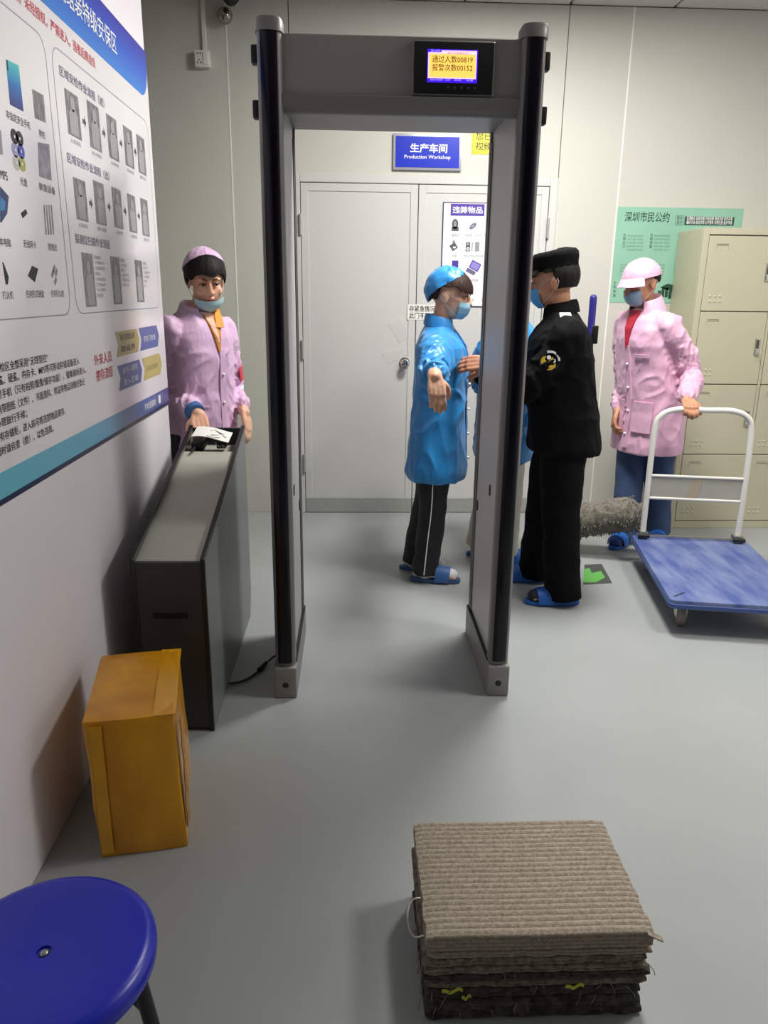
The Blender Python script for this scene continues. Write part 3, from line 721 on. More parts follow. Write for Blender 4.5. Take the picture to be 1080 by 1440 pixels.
# paper notice taped across the door gap, clear tape and plastic scraps
YN = YB-.0095
a, b = at(573, 428, Y=YN), at(606, 450, Y=YN)
nt_ = thing('door_notice', 'white paper notice with black characters taped across door gap', 'notice', ((a.x+b.x)/2, YN, b.z))
put('paper', MB().box(a.x, a.x+.19, YN-.0012, YN-.0002, b.z, a.z), mat('notice_paper', (236, 234, 226), .5), nt_)
text('非紧急情况', (a.x+.012, YN-.0012, a.z-.045), UX, UZ, .165, .038, M_ink, nt_, .01)
text('此门不开启', (a.x+.012, YN-.0012, b.z+.008), UX, UZ, .165, .038, M_ink, nt_, .01)
M_clr = mat('clear_tape', (240, 239, 236), .18, alpha=.3, coat=.5)
for lab, pts in (('wrinkled clear tape scrap on door above the knob', ((545, 455), (562, 447), (578, 470), (562, 482))), ('clear plastic tape strip stuck beside the door knob', ((537, 497), (566, 489), (572, 500), (546, 512)))):
    gr = []
    c4 = [at(*p, Y=YD-.0015) for p in pts]
    for i in range(7):
        row = []
        for j in range(7):
            p = c4[0].lerp(c4[1], j/6).lerp(c4[3].lerp(c4[2], j/6), i/6)
            row.append(p+Vector((0, -.003*abs(noise.noise(p*60)), 0)))
        gr.append(row)
    tag(put('clear_tape', MB().sheet(gr, .0008), M_clr), lab, 'tape', 'clear tape scraps on the door')
# green poster on the back wall
a, b = at(869, 290, Y=YB), at(1046, 294, Y=YB)
GX0, GX1, GZ1, GZ0 = a.x+.002, b.x, (a.z+b.z)/2, 1.415
gp = thing('green_poster', 'pale green civic pledge poster on back wall beside the lockers', 'poster', ((GX0+GX1)/2, YB, GZ0))
put('poster_sheet', MB().box(GX0, GX1, YB-.002, YB-.0003, GZ0, GZ1), mat('mint_green_sheet', (146, 196, 172), .45, var=.06, vscale=3), gp)
YG = YB-.002; M_gink = mat('dark_green_ink', (38, 72, 56), .5); M_gpale = mat('soft_green_ink', (98, 146, 124), .5)
def G(px_, py_): q = at(px_, py_, Y=YG); return q.x, q.z
x0, z0 = G(878, 312); x1, z1 = G(942, 302)
text('深圳市民公约', (x0, YG, z0), UX, UZ, x1-x0, .062, M_gink, gp, .012)
x0, z0 = G(949, 317); x1, z1 = G(962, 303)
for q in ((x0, x1, z0, z0+.002), (x0, x1, z1-.002, z1), (x0, x0+.002, z0, z1), (x1-.002, x1, z0, z1)): rect(gp, *q, YG, 'box_line', M_gink, 0)
text('基本', (x0+.008, YG, (z0+z1)/2+.003), UX, UZ, x1-x0-.016, .024, M_gink, gp); text('准则', (x0+.008, YG, z0+.006), UX, UZ, x1-x0-.016, .024, M_gink, gp)
bx0, bz0 = G(962, 316.5); bx1, bz1 = G(1033, 305.5)
rect(gp, bx0, bx1, bz0, bz1, YG, 'heading_block', M_gink, 0)
text('爱国敬业 诚信友善 开拓创新 团结互助 和谐共享', (bx0+.012, YG-.0006, (bz0+bz1)/2+.004), UX, UZ, bx1-bx0-.024, .022, M_white, gp, .01)
text('遵纪守法 崇尚文明 公平竞争 文明礼貌 爱护环境', (bx0+.012, YG-.0006, bz0+.006), UX, UZ, bx1-bx0-.024, .022, M_white, gp, .01)
phr = ['公共场合轻声', '排队依次有序', '出行礼让安全', '节约用水用电', '爱护绿化环境']
for cx, hd_t in ((876, '文明出行'), (914, '文明居家'), (955, '文明用餐')):
    for k, chh in enumerate(hd_t):
        x, z = G(cx-(k*.4), 333+k*5.4); text(chh, (x, YG, z), UX, UZ, .018, .02, M_gink, gp)
    for k in range(5):
        x, z = G(cx+6-k*.4, 333+k*4.9); text(phr[(k+cx) % 5]+'  '+phr[(k*2+cx) % 5][:4], (x, YG, z), UX, UZ, .105, .013, M_gpale, gp)
for cx in (872, 919, 948):
    for k in range(4):
        x, z = G(cx-k*.4, 374+k*4.6); text(phr[(k+cx) % 5], (x, YG, z), UX, UZ, .07, .013, M_gpale, gp)
for k, chh in enumerate('文明旅游'):
    x, z = G(862.5-k*.3, 400+k*6); text(chh, (x, YG, z), UX, UZ, .018, .02, M_gink, gp)
for k in range(5):                            # little building drawing in the corner
    x, z = G(925+k*5, 413-2*math.sin(k*1.1)); rect(gp, x, x+.02, z-.03, z+.02+.012*math.sin(k*1.1), YG, 'building_print', M_gink, 0)
x0, z0 = G(928, 404); x1, z1 = G(949, 399)
flat(M_gink, gp, [(x0, YG, z0), (x0+.05, YG, z1), (x1, YG, z1-.01), (x1, YG, z0-.03)], 'roof_print', (0, -1, 0))
# wall outlet, trunking, dome camera and black speaker in the upper corner
a, b = at(275, 73, Y=YB), at(299, 100, Y=YB)
M_pvc = mat('white_pvc', (232, 230, 222), .4)
ob = thing('socket_box', 'white surface-mounted socket and switch box at end of trunking', 'socket', ((a.x+b.x)/2, YB, b.z))
put('box_body', MB().box(a.x, b.x-.008, YB-.048, YB-.001, b.z+.01, a.z).bevel(.006, 2), M_pvc, ob)
fw = b.x-.008-a.x
put('switch_rocker', MB().box(a.x+fw*.58, a.x+fw*.9, YB-.053, YB-.047, b.z+.022, a.z-.012).bevel(.002, 1), M_pvc, ob)
for q in ((.22, .78), (.4, .78), (.3, .4), (.2, .25), (.42, .25)):
    put('socket_hole', MB().box(a.x+fw*q[0]-.003, a.x+fw*q[0]+.003, YB-.0487, YB-.0475, b.z+.01+(a.z-b.z-.01)*q[1]-.004, b.z+.01+(a.z-b.z-.01)*q[1]+.004), M_ink, ob)
xt = at(287, 40, Y=YB).x
tag(put('cable_trunking', MB().box(xt-.012, xt+.012, YB-.018, YB-.0005, a.z-.002, ZC).bevel(.002, 1), M_pvc), 'white vertical cable trunking running from ceiling to socket box', 'trunking')
c = at(316, 22, Y=YB-.06)
dc = thing('dome_camera', 'small clear domed camera on back wall above the trunking side', 'camera', (c.x, YB, c.z))
dc['label'] = 'small shiny dome camera on back wall beside the trunking'
put('camera_base', MB().loft([[Vector((c.x+math.cos(t)*r, y, c.z+math.sin(t)*r)) for t in [2*PI*k/20 for k in range(20)]] for r, y in ((.03, YB-.001), (.03, YB-.03), (.022, YB-.04), (.018, YB-.05))]), M_pvc, dc)
put('dome', MB().ell(c, (.045, .045, .045), n=24, mth=14), mat('smoky_dome', (150, 146, 136), .1, metal=.75), dc)
put('lens', MB().ell(c+Vector((.012, -.035, .008)), (.015, .012, .015)), M_blk, dc)
c = at(322, 0, Y=YB-.12)
sp = thing('bullet_camera', 'black bullet camera on white bracket near ceiling above dome camera', 'camera', (c.x, YB, c.z-.05))
Rb = Matrix.Rotation(math.radians(-20), 3, 'Z') @ Matrix.Rotation(math.radians(-18), 3, 'X')
def bl(p): return c+Vector((0, 0, .03))+Rb @ Vector(p)
put('camera_body', MB().loft([[bl((math.cos(t)*r, y, math.sin(t)*r*.9)) for t in [2*PI*k/20 for k in range(20)]] for y, r in ((.05, .04), (.04, .046), (-.09, .05), (-.1, .046), (-.085, .04))]), mat('black_camera', (26, 26, 28), .4), sp)
put('bracket', MB().limb([bl((0, .04, 0)), bl((0, .08, .01)), Vector((c.x, YB-.002, c.z+.06))], [.016, .016], n=10), M_pvc, sp)
put('lens_glass', MB().loft([[bl((math.cos(t)*r, y, math.sin(t)*r)) for t in [2*PI*k/20 for k in range(20)]] for y, r in ((-.084, .038), (-.088, .034))]), mat('dark_lens', (8, 8, 12), .08), sp)
# floor sticker with green arrow
q = [at(*p, Z=.0008) for p in ((822, 794), (846, 793), (861, 820), (820, 822))]
fs = tag(put('floor_sticker', MB().prism([Vector((p.x, p.y, .0002)) for p in q], (0, 0, .0008)), mat('dark_sticker', (72, 76, 70), .6)), 'dark square floor sticker with green arrow behind the guard', 'sticker')
q = [at(*p, Z=.0012) for p in ((822, 800), (829, 799), (832, 806), (845, 803), (851, 812), (838, 819), (820, 819))]
put('arrow_print', MB().prism([Vector((p.x, p.y, .0011)) for p in q], (0, 0, .0005)), mat('green_arrow', (98, 172, 82), .5), fs)

# ------------------------------------------------------------------ large security poster on the left wall
XP = XL+.004
NX = Vector((1, 0, 0))
def W(px_, py_): q = at(px_, py_, X=XP); return q.y, q.z
PY0, PY1, PZB, PZT = .7, 3.383, .975, 2.353
lp = thing('security_poster', 'large glossy white security rules poster with blue header on left wall', 'poster', (XL, (PY0+PY1)/2, PZB))
M_gl = mat('glossy_poster_white', (242, 238, 242), .22, coat=.3, bump=.03, bscale=3)
put('poster_sheet', MB().box(XL+.0005, XP, PY0, PY1, PZB, PZT).bevel(.0008, 1), M_gl, lp)
lift = .0005
def wp(name, pts, mt, k=1): return put(name, MB().prism([Vector((XP+lift*k, y, z)) for y, z in pts], (-.0006*min(k, 1)-.0001, 0, 0)), mt, lp)
def wrect(name, y0, y1, z0, z1, mt, k=1): return wp(name, [(y0, z0), (y1, z0), (y1, z1), (y0, z1)], mt, k)
def wtext(body, y, z, w_, h, mt, bold=0, k=1): return text(body, (XP+lift*k, y, z), UY, UZ, w_, h, mt, lp, bold)
# header band
M_hd2 = gradmat('header_blue_gradient', [(0, (58, 136, 222)), (.55, (48, 92, 205)), (1, (62, 58, 170))], 'Z', 2.17, 2.353)
hb = .174
pts = [(PY0, PZT-.001), (PY0, PZT-hb)]
for k in range(9):
    an = -PI/2+PI/2*k/8; pts.append((PY1-.11+.108*math.cos(an), PZT-hb+.12+.12*math.sin(an)))
pts.append((PY1-.001, PZT-.001))
wp('header_band', pts, M_hd2)
y1_, _ = W(165, 78); y0_, _ = W(92, 0)
zt_ = W(155, 42)[1]; zb_ = W(165, 78)[1]
ch_w = (W(165, 60)[0]-W(150, 45)[0])
hw_ = .0695
wtext('终端组装特级安保区', y1_-hw_*9, 2.232, hw_*9-.005, .064, M_white, .006, 2)
M_red = mat('red_print', (206, 62, 84), .45)
yr = W(134, 92)[0]
rl = '此处为保密区域，未经授权，严禁进入，违者后果自负'
wtext(rl, yr-.0337*len(rl), 2.125, .0337*len(rl), .031, M_red, .008)
# thin rounded frames
M_fl = mat('fine_grey_line', (158, 154, 168), .5)
def wframe(y0, y1, z0, z1, r=.05, t=.003):
    o = rrect(y0, y1, z0, z1, r, 6); i = rrect(y0+t, y1-t, z0+t, z1-t, r-t, 6)
    rings = [[Vector((XP+lift, y, z)) for y, z in o], [Vector((XP+lift, y, z)) for y, z in i]]
    put('frame_line', MB().loft(rings, cap=False), M_fl, lp)
BZT, BZB = 2.095, 1.388
ym = 2.315
wframe(PY0+.05, ym-.022, BZB, BZT); wframe(ym+.022, PY1-.045, BZB, BZT)
# left box: forbidden items
def wblob(c, ry, rz, mt, kind='r', rot=0, k=1, name='picture'):
    cy, cz = W(*c)
    o = [(math.cos(2*PI*q/16)*ry, math.sin(2*PI*q/16)*rz) for q in range(16)] if kind == 'ell' else rrect(-ry, ry, -rz, rz, min(ry, rz)*.18, 2)
    cr_, sr_ = math.cos(rot), math.sin(rot)
    return wp(name, [(cy+a*cr_-b*sr_, cz+a*sr_+b*cr_) for a, b in o], mt, k)
def wpic(pts, mt, name='picture', k=1): return wp(name, [W(*p) for p in pts], mt, k)
M_ph = gradmat('phone_back_gradient', [(0, (28, 34, 120)), (.5, (20, 110, 190)), (1, (70, 200, 205))], 'Z', W(20, 150)[1], W(20, 90)[1])
M_pg = mat('grey_photo_print', (150, 149, 151), .35, var=.4, vscale=26, rgb2=(92, 92, 96), stretch=(1, 3, 1))
M_pl = mat('lilac_photo_print', (170, 160, 176), .35, var=.35, vscale=30, rgb2=(130, 120, 140))
wpic(((8, 83), (26, 92), (33, 157), (14, 147)), M_ph); wpic(((8.5, 84), (10, 84.5), (11.5, 99), (10, 98.5)), M_ink, k=2)
wpic(((45, 125), (61, 134), (64.5, 173), (49, 166)), M_pg)
wpic(((0, 183), (1.5, 184), (4, 218), (0, 217)), M_grey)
for c, mt in (((20, 192), M_ink), ((27.5, 195), M_ink), ((21.5, 211), mat('lilac_disc', (160, 156, 196), .3)), ((29.5, 213), mat('blue_disc', (74, 78, 186), .3)), ((23, 229), mat('silver_disc', (196, 196, 192), .3)), ((31, 231), mat('olive_disc', (174, 176, 78), .3))):
    wblob(c, .021, .017, mt, 'ell'); wblob(c, .004, .0035, M_white, 'ell', k=2)
wpic(((53, 200), (69, 203), (72.5, 254), (55, 248)), M_pl)
wpic(((0, 262), (12, 276), (10, 300), (2, 313), (0, 312)), mat('navy_laptop_print', (26, 56, 110), .3)); wpic(((0, 276), (7, 284), (6, 296), (0, 296)), mat('bright_blue_print', (50, 130, 190), .3), k=2)
wpic(((29, 300), (36, 294), (38.5, 300), (32, 307)), M_ink)
for k in range(4): wpic(((61+k*3.4, 288), (62.6+k*3.4, 288), (66+k*3.4, 330), (64+k*3.4, 330)), M_pl)
wpic(((3, 368), (5, 370), (9, 381), (12, 389), (11, 400), (8, 400)), M_ink)
wpic(((39, 388), (45, 373.5), (53.5, 378), (49, 397)), M_ink)
for c in ((76, 378), (74, 385), (79, 383), (78, 395)): wblob(c, .012, .006, M_grey, rot=.7)
def wcap(body, p0, p1, h=.03, mt=M_ink, bold=0):
    h = min(h, .019) if bold == 0 else h
    y0, z0 = W(*p0); y1, _ = W(*p1); wtext(body, y0, z0, y1-y0, h, mt, bold)
wcap('非指定安全手机', (9, 166), (41, 166), .034); wcap('挎包', (55, 192), (63, 192), .034)
wcap('MP3/MP5', (-12, 247), (10, 247), .03); wcap('光盘', (29, 260), (38, 260), .034); wcap('录音设备', (55, 267), (77, 267), .03)
wcap('笔记本电脑', (-12, 344), (15, 344), .036); wcap('无线网卡', (33, 348), (51, 348), .034); wcap('数据线', (68, 352), (80, 352), .032, M_dgrey)
wcap('打火机', (4, 421), (19, 421), .036); wcap('任何形式硬盘', (37, 419), (62, 419), .032); wcap('任何形式U盘', (72, 418), (90, 418), .032, M_dgrey)
# right box: three rows of procedures
M_tt = mat('slate_title_print', (112, 108, 138), .45)
M_sil = mat('pale_figure_print', (168, 166, 168), .4)
M_sk = mat('dark_figure_print', (104, 103, 106), .4)
def title(body, p0, p1, h): wcap(body, p0, p1, h, M_tt, .006)
title('区域安检作业流程（进）', (84, 106), (143, 106), .028)
title('区域安检作业流程（出）', (95, 228), (152, 228), .028)
title('探测仪扫描作业流程', (106, 342), (154, 342), .028)
def photo(y0, y1, z0, z1, seed):
    wrect('picture', y0, y1, z0, z1, M_pg)
    cy = (y0+y1)/2+.005*math.sin(seed); hh = z1-z0; ww = y1-y0
    r = ww*.17
    body = [(cy-ww*.3, z0+hh*.04), (cy+ww*.28, z0+hh*.04), (cy+ww*.33, z0+hh*.5), (cy+ww*.2, z0+hh*.62), (cy-ww*.2, z0+hh*.62), (cy-ww*.34, z0+hh*.48)]
    wp('figure_print', body, M_sil, 2)
    wp('head_print', [(cy+r*math.cos(2*PI*k/12), z0+hh*.74+r*1.1*math.sin(2*PI*k/12)) for k in range(12)], M_sil, 2)
def arrow(y, z, s=.016):
    wp('arrow_print', [(y-s, z-s*.4), (y, z-s*.4), (y, z-s), (y+s, z), (y, z+s), (y, z+s*.4), (y-s, z+s*.4)], M_dgrey)
def rowpics(cs, half, pz):
    for k, ((cpx, ctop, cbot)) in enumerate(cs):
        yt, z1 = W(cpx, ctop); yb, z0 = W(cpx, cbot)
        photo(yt-half, yt+half, z0, z1, k)
        y0, z_ = W(cpx, cbot+7); wtext(['人员排队', '刷卡识别', '人身安检', '物品检查', '放行'][k], yt-half*.8, z0-.02, half*1.6, .012, M_grey)
        if k < len(cs)-1:
            yn = W(cs[k+1][0], cs[k+1][1])[0]; arrow((yt+yn)/2, (z0+z1)/2+.0)
rowpics([(100, 130, 190), (130, 146, 208), (156, 164, 222), (179, 180, 233), (197, 192, 243)], .056, 0)
rowpics([(111, 252, 309), (138, 256, 315), (163, 265, 320), (184, 274, 326), (202, 280, 331)], .052, 0)
for k, (cpx, ctop, cbot, t0) in enumerate(((122, 356, 432, 0), (161, 361, 428, 1), (194, 366, 425, 2))):
    yt, z1 = W(cpx, ctop); _, z0 = W(cpx, cbot)
    photo(yt-.05, yt+.05, z0, z1, k+9)
    tx_ = yt+.06
    for q, ln in enumerate((['检测前准备', '1. 打开探测仪开关', '2. 调整灵敏度检测', '并自检。', '3. 手持探测仪离身体', '五至十厘米 由上至', '下逐一扫描检测', '全身各部位'], ['扫描正面', '双手平举站立', '双脚分开', '1. 从右肩开始向下', '2. 至脚再往左侧', '3. 回到左肩'], ['扫描背面', '转身双手平举', '1. 由颈部开始', '2. 到脚部再', '检查鞋底', '完成'])[t0]):
        wtext(ln, tx_, z1-.014-q*.0165, min(.1, .0115*len(ln)+.008), .0115, M_tt if q == 0 else M_grey)
# lower part: rules, visitor flow and footer band
lines = [('终端安检区全部采用“无铁管控”', (67, 500), 0), ('严禁携带光盘、硬盘、内存卡、MP3等可移动存储设备进入', (111, 508), 0), ('严禁携带智能型手机（只有拍照/摄像/储存功能），摄像器材进入，', (121, 523), 0), ('须携带图纸（文件）、书面资料、样品等物品须做好登记', (119, 540), 0), ('并办理放行手续；', (38, 585), 0), ('本处设备有存储柜，进入前可将违禁物品寄存，', (92, 580), 0), ('进出门岗时请自查（检），以免违规。', (75, 605), 0)]
M_bk = mat('bold_black_print', (34, 33, 38), .45)
for i, (ln, pe, _) in enumerate(lines):
    ye, ze = W(*pe)
    nch = len(ln); cwid = .0245
    wtext(ln, ye-cwid*nch, W(*pe)[1] if False else (1.273, 1.245, 1.214, 1.181, 1.15, 1.119, 1.087)[i], cwid*nch, .022, M_bk, .006)
y0, z0 = W(133, 515); y1, _ = W(157, 510)
wtext('外来人员', y0, 1.226, .18, .037, M_red, .008); wtext('接待流程', y0+.004, 1.177, .172, .037, M_red, .008)
M_cy = mat('mustard_print', (196, 178, 112), .4); M_cb = mat('slate_blue_print', (92, 106, 168), .4)
def chev2(y0, y1, z0, z1, mt, l, mtt):
    zc = (z0+z1)/2
    wp('flow_chevron', [(y0, z0), (y1-.03, z0), (y1, zc), (y1-.03, z1), (y0, z1), (y0+.028, zc)], mt)
    for k, ln in enumerate(l): wtext(ln, y0+.055, zc+(.01 if len(l) > 1 else -.012)-.04*k, (y1-y0)*.6, .022, mtt, k=2)
chev2(2.685, 2.985, 1.235, 1.32, M_cy, ['到门岗登记领', '取证件'], M_dgrey); chev2(2.985, 3.285, 1.235, 1.32, M_cb, ['安检门检查'], M_white)
chev2(2.68, 2.99, 1.12, 1.206, M_cb, ['接待人陪同', '进入区域'], M_white); chev2(3.0, 3.3, 1.12, 1.206, M_cy, ['交还证件离开'], mat('faint_print', (170, 158, 110), .4))
M_ft = gradmat('footer_gradient', [(0, (112, 196, 214)), (.45, (100, 180, 214)), (.75, (70, 110, 180)), (1, (86, 84, 140))], 'Y', 1.6, 3.38)
wrect('footer_band', PY0, PY1-.001, PZB+.016, PZB+.076, M_ft)
wrect('footer_line', PY0, PY1-.001, PZB+.002, PZB+.016, mat('navy_line', (34, 44, 84), .4))
wtext('手机组装处', W(203, 575)[0], PZB+.03, W(219, 565)[0]-W(203, 575)[0], .028, M_white, .01, 2); wrect('page_mark', W(222.5, 560)[0], W(225.5, 560)[0], PZB+.028, PZB+.062, M_white, 2)

# ================================================================== PEOPLE
def rot(yaw=0, pitch=0, roll=0):
    """yaw turns left/right, pitch > 0 nods the face down, roll tilts; face looks along -Y at rest"""
    return Matrix.Rotation(yaw, 3, 'Z') @ Matrix.Rotation(pitch, 3, 'X') @ Matrix.Rotation(roll, 3, 'Y')
def ik(S, W_, a, b, pole):
    d = W_-S; L = d.length
    if L > (a+b)*.999: W_ = S+d*((a+b)*.999/L); d = W_-S; L = d.length
    x = (a*a-b*b+L*L)/(2*L); h = math.sqrt(max(0, a*a-x*x)); n = d.normalized()
    p = (pole-n*pole.dot(n)).normalized()
    return S+n*x+p*h, W_
def hand(mb, wr, d, nrm, thumb, curl=(.35, .45, .5), s=1.0, spread=.03, thumb_curl=.5):
    """palm and five fingers; d = pointing direction, nrm = side the palm faces, thumb = +1/-1 along d x nrm"""
    d = d.normalized(); nrm = (nrm-d*nrm.dot(d)).normalized(); lat = d.cross(nrm)*thumb
    PL = .088*s
    base = []
    for i, (o, pl) in enumerate(((.030, .98), (.0105, 1.0), (-.0095, .97), (-.0285, .9))):
        k = wr+d*PL*pl+lat*o*s
        mb.limb([wr+lat*o*s*.6-d*.01, wr+d*PL*.5+lat*o*s*.95-nrm*.003*s, k], [.0135*s, .0135*s, .0115*s], n=10, k=3)
        base.append(k)
    mb.limb([wr-d*.02, wr+d*.03*s], [.021*s, .022*s], n=12, k=2, flat=(lat, .7)); mb.ell(wr, (.027*s, .027*s, .027*s))
    for i, (k, L) in enumerate(zip(base, (.070, .078, .072, .056))):
        a = 0; p = k; pts = [k-d*.012]; sp = (1.5-i)*spread
        for j, f in enumerate((.46, .30, .24)):
            a += curl[j]
            dd = (d*math.cos(a)+nrm*math.sin(a)+lat*sp*math.cos(a)).normalized()
            p = p+dd*L*f*s; pts.append(p)
        mb.limb(pts, [.0098*s, .0095*s, .0086*s, .0068*s], n=10, k=3)
    t0 = wr+d*.018*s+lat*.022*s+nrm*.004; t1 = t0+(lat*.75+d*.55+nrm*.25).normalized()*.036*s
    t2 = t1+(lat*.25+d*.9+nrm*thumb_curl).normalized()*.032*s; t3 = t2+(d*.9-lat*.1+nrm*(thumb_curl+.2)).normalized()*.024*s
    mb.limb([t0, t1, t2, t3], [.0155*s, .0125*s, .0105*s, .008*s], n=10, k=3)
def shell(c, r, thmax, R, th=.004, n=40, m=12, bulge=None, closed_top=True):
    """cap-like shell over the crown: polar angle runs from the top to thmax(phi); phi=0 is the face side"""
    mb = MB(); grid = []
    for i in range(m+1):
        row = []
        for j in range(n+1):
            ph = 2*PI*j/n; t = thmax(ph)*(max(i, .02)/m)
            k = 1+(bulge(ph, t) if bulge else 0)
            p = Vector((r[0]*k*math.sin(t)*math.sin(ph), -r[1]*k*math.sin(t)*math.cos(ph), r[2]*k*math.cos(t)))
            row.append(c+R @ p)
        grid.append(row)
    return mb.sheet(grid, th)
def patch(c, r, az, el, R, th=.002, n=16, m=10, f=None):
    """curved patch in front of the face: azimuth az0..az1 (0 = straight ahead), elevation el0..el1"""
    grid = []
    for i in range(m+1):
        row = []
        for j in range(n+1):
            a = az[0]+(az[1]-az[0])*j/n; e = el[0]+(el[1]-el[0])*i/m
            k = 1+(f(j/n, i/m) if f else 0)
            p = Vector((r[0]*k*math.sin(a)*math.cos(e), -r[1]*k*math.cos(a)*math.cos(e), r[2]*k*math.sin(e)))
            row.append(c+R @ p)
        grid.append(row)
    return MB().sheet(grid, th)

class Person:
    def __init__(s, label, loc, yaw, H, lean=(0, 0), group=None):
        s.H = H; s.loc = Vector((loc[0], loc[1], 0)); s.yaw = yaw
        s.root = thing('person', label, 'person', s.loc, group, yaw)
        s.M = ROOT[s.root]; s.lean = Vector((lean[0], lean[1], 0)); s.k = H/1.62
        s.R3 = Matrix.Rotation(yaw, 3, 'Z')
    def sp(s, z):                                  # spine offset at height z
        t = max(0, min(1, (z/s.H-.5)/.36)); return s.lean*t
    def L(s, x, y, z): return s.M @ (Vector((x, y, z))+s.sp(z))
    def D(s, x, y, z): return s.R3 @ Vector((x, y, z))
    def setup(s, headR, wrists, poles, feet, head_off=(0, -.03, 0)):
        H = s.H
        s.neck = s.L(0, .0, .85*H)
        s.hc = s.L(head_off[0], head_off[1], .932*H+head_off[2]); s.hR = headR
        s.sh = {1: s.L(.097*H, .005, .785*H), -1: s.L(-.097*H, .005, .785*H)}
        s.el, s.wr = {}, {}
        for q in (1, -1):
            s.el[q], s.wr[q] = ik(s.sh[q], Vector(wrists[q]), .178*H, .157*H, Vector(poles[q]))
        s.feet = feet                                # {side: (x, y, toe yaw)} world
        s.hip = {q: s.L(q*.052*H, 0, .5*H) for q in (1, -1)}
        s.ank, s.kn = {}, {}
        for q in (1, -1):
            x, y, ty = feet[q]; s.ank[q] = Vector((x, y, .075))
            fwd = Vector((math.sin(ty), -math.cos(ty), 0))
            s.kn[q] = s.hip[q].lerp(s.ank[q], .5)+fwd*.012
    def head_pt(s, x, y, z): return s.hc+s.hR @ (Vector((x, y, z))*s.k)
    def body(s, skin, hands, sleeve_skin=True):
        H, k = s.H, s.k; mb = MB()
        for z, (rx, ry) in ():
            pass
        rings = []
        for z, rx, ry in ((.47, .07, .05), (.5, .088, .058), (.55, .088, .06), (.62, .072, .052), (.7, .08, .058), (.76, .085, .058), (.8, .08, .05), (.83, .05, .038), (.85, .03, .03)):
            rings.append([s.L(rx*H*math.cos(2*PI*j/20), ry*H*math.sin(2*PI*j/20), z*H) for j in range(20)])
        mb.loft(rings)
        for q in (1, -1):
            mb.limb([s.sh[q], s.el[q], s.wr[q]], [.044*k, .04*k, .037*k, .034*k, .024*k], n=14, k=6)
            mb.limb([s.hip[q], s.kn[q], s.ank[q]], [.072*k, .06*k, .048*k, .044*k, .033*k], n=14, k=5)
            x, y, ty = s.feet[q]; fwd = Vector((math.sin(ty), -math.cos(ty), 0)); sd = Vector((math.cos(ty), math.sin(ty), 0))
            A = Vector((x, y, 0))
            mb.limb([A-fwd*.035+Vector((0, 0, .05)), A+fwd*.05+Vector((0, 0, .05)), A+fwd*.12+Vector((0, 0, .042))], [.03*k, .036*k, .036*k], n=14, k=4, flat=(sd, .75))
            for i in range(5):
                mb.limb([A+fwd*.125+sd*(i-2)*.0155+Vector((0, 0, .04)), A+fwd*(.165-.008*abs(i-1.5))+sd*(i-2)*.0165+Vector((0, 0, .034))], [.010, .008], n=8, k=2)
            hd, hn, th, cu_ = hands[q]
            hand(mb, s.wr[q], Vector(hd), Vector(hn), th, cu_, s=k*.98)
        # head, one surface with neck, nose, chin, lips and ears
        Rh = s.hR
        def e(c, r, **kw): mb.ell(s.head_pt(*c), [v*k for v in r], Rh, **kw)
        e((0, .014, .028), (.075, .093, .086), n=24, mth=16)
        e((0, -.022, -.032), (.063, .068, .078), n=22, mth=14)
        e((0, -.03, -.055), (.05, .055, .052)); e((0, -.066, -.088), (.024, .02, .018))
        for q in (1, -1):
            e((q*.04, -.058, -.03), (.022, .02, .024)); e((q*.03, -.078, .03), (.024, .014, .01))
            e((q*.077, .014, -.008), (.009, .02, .031)); e((q*.08, .02, .004), (.009, .016, .018))
            e((q*.011, -.094, -.028), (.009, .011, .008))
        mb.limb([s.head_pt(0, -.084, .02), s.head_pt(0, -.097, -.004), s.head_pt(0, -.104, -.024)], [.008*k, .0095*k, .0125*k], n=10, k=3)
        e((0, -.09, -.053), (.019, .009, .006)); e((0, -.089, -.063), (.016, .009, .0065))
        mb.limb([s.head_pt(0, .022, -.05), s.head_pt(0, .02, -.09).lerp(s.neck, .5), s.neck+Vector((0, 0, -.03))], [.05*k, .049*k, .056*k], n=16, k=4)
        return put('body', remesh(mb, .0048, 2), skin, s.root, sharp=180)
    def face(s, lid=.35, lips=True, looking=0):
        k = s.k; Rh = s.hR
        for q in (1, -1):
            put('eye', MB().ell(s.head_pt(q*.030, -.0815, .008), (.0135*k, .006*k, .0045*k), Rh @ rot(0, 0, q*.12), n=12, mth=8), mat('eye_white', (200, 192, 184), .3), s.root)
            put('iris', MB().ell(s.head_pt(q*.030, -.0868, .0065), (.0055*k, .002*k, .0042*k), Rh, n=10, mth=6), mat('dark_iris', (22, 14, 12), .2), s.root)
            put('eyelid', MB().limb([s.head_pt(q*.0165, -.0858, .0095), s.head_pt(q*.03, -.0885, .0135), s.head_pt(q*.045, -.0795, .009)], [.0022*k, .0032*k, .002*k], n=8, k=4), mat('eyelid_line', (58, 38, 32), .6), s.root)
            put('eyebrow', MB().limb([s.head_pt(q*.014, -.0905, .029), s.head_pt(q*.03, -.089, .034), s.head_pt(q*.049, -.077, .029)], [.0025*k, .0032*k, .0018*k], n=8, k=4), mat('eyebrow_hair', (34, 26, 24), .8), s.root)
        if lips:
            put('lips', MB().ell(s.head_pt(0, -.0935, -.0575), (.019*k, .006*k, .0075*k), Rh @ rot(0, .15), n=14, mth=8), mat('lip_rose', (170, 96, 90), .45), s.root)
    def ring_at(s, rings, z):
        zs = [r[0] for r in rings]
        return [interp(zs, [r[i] for r in rings], z) for i in (1, 2, 3)]
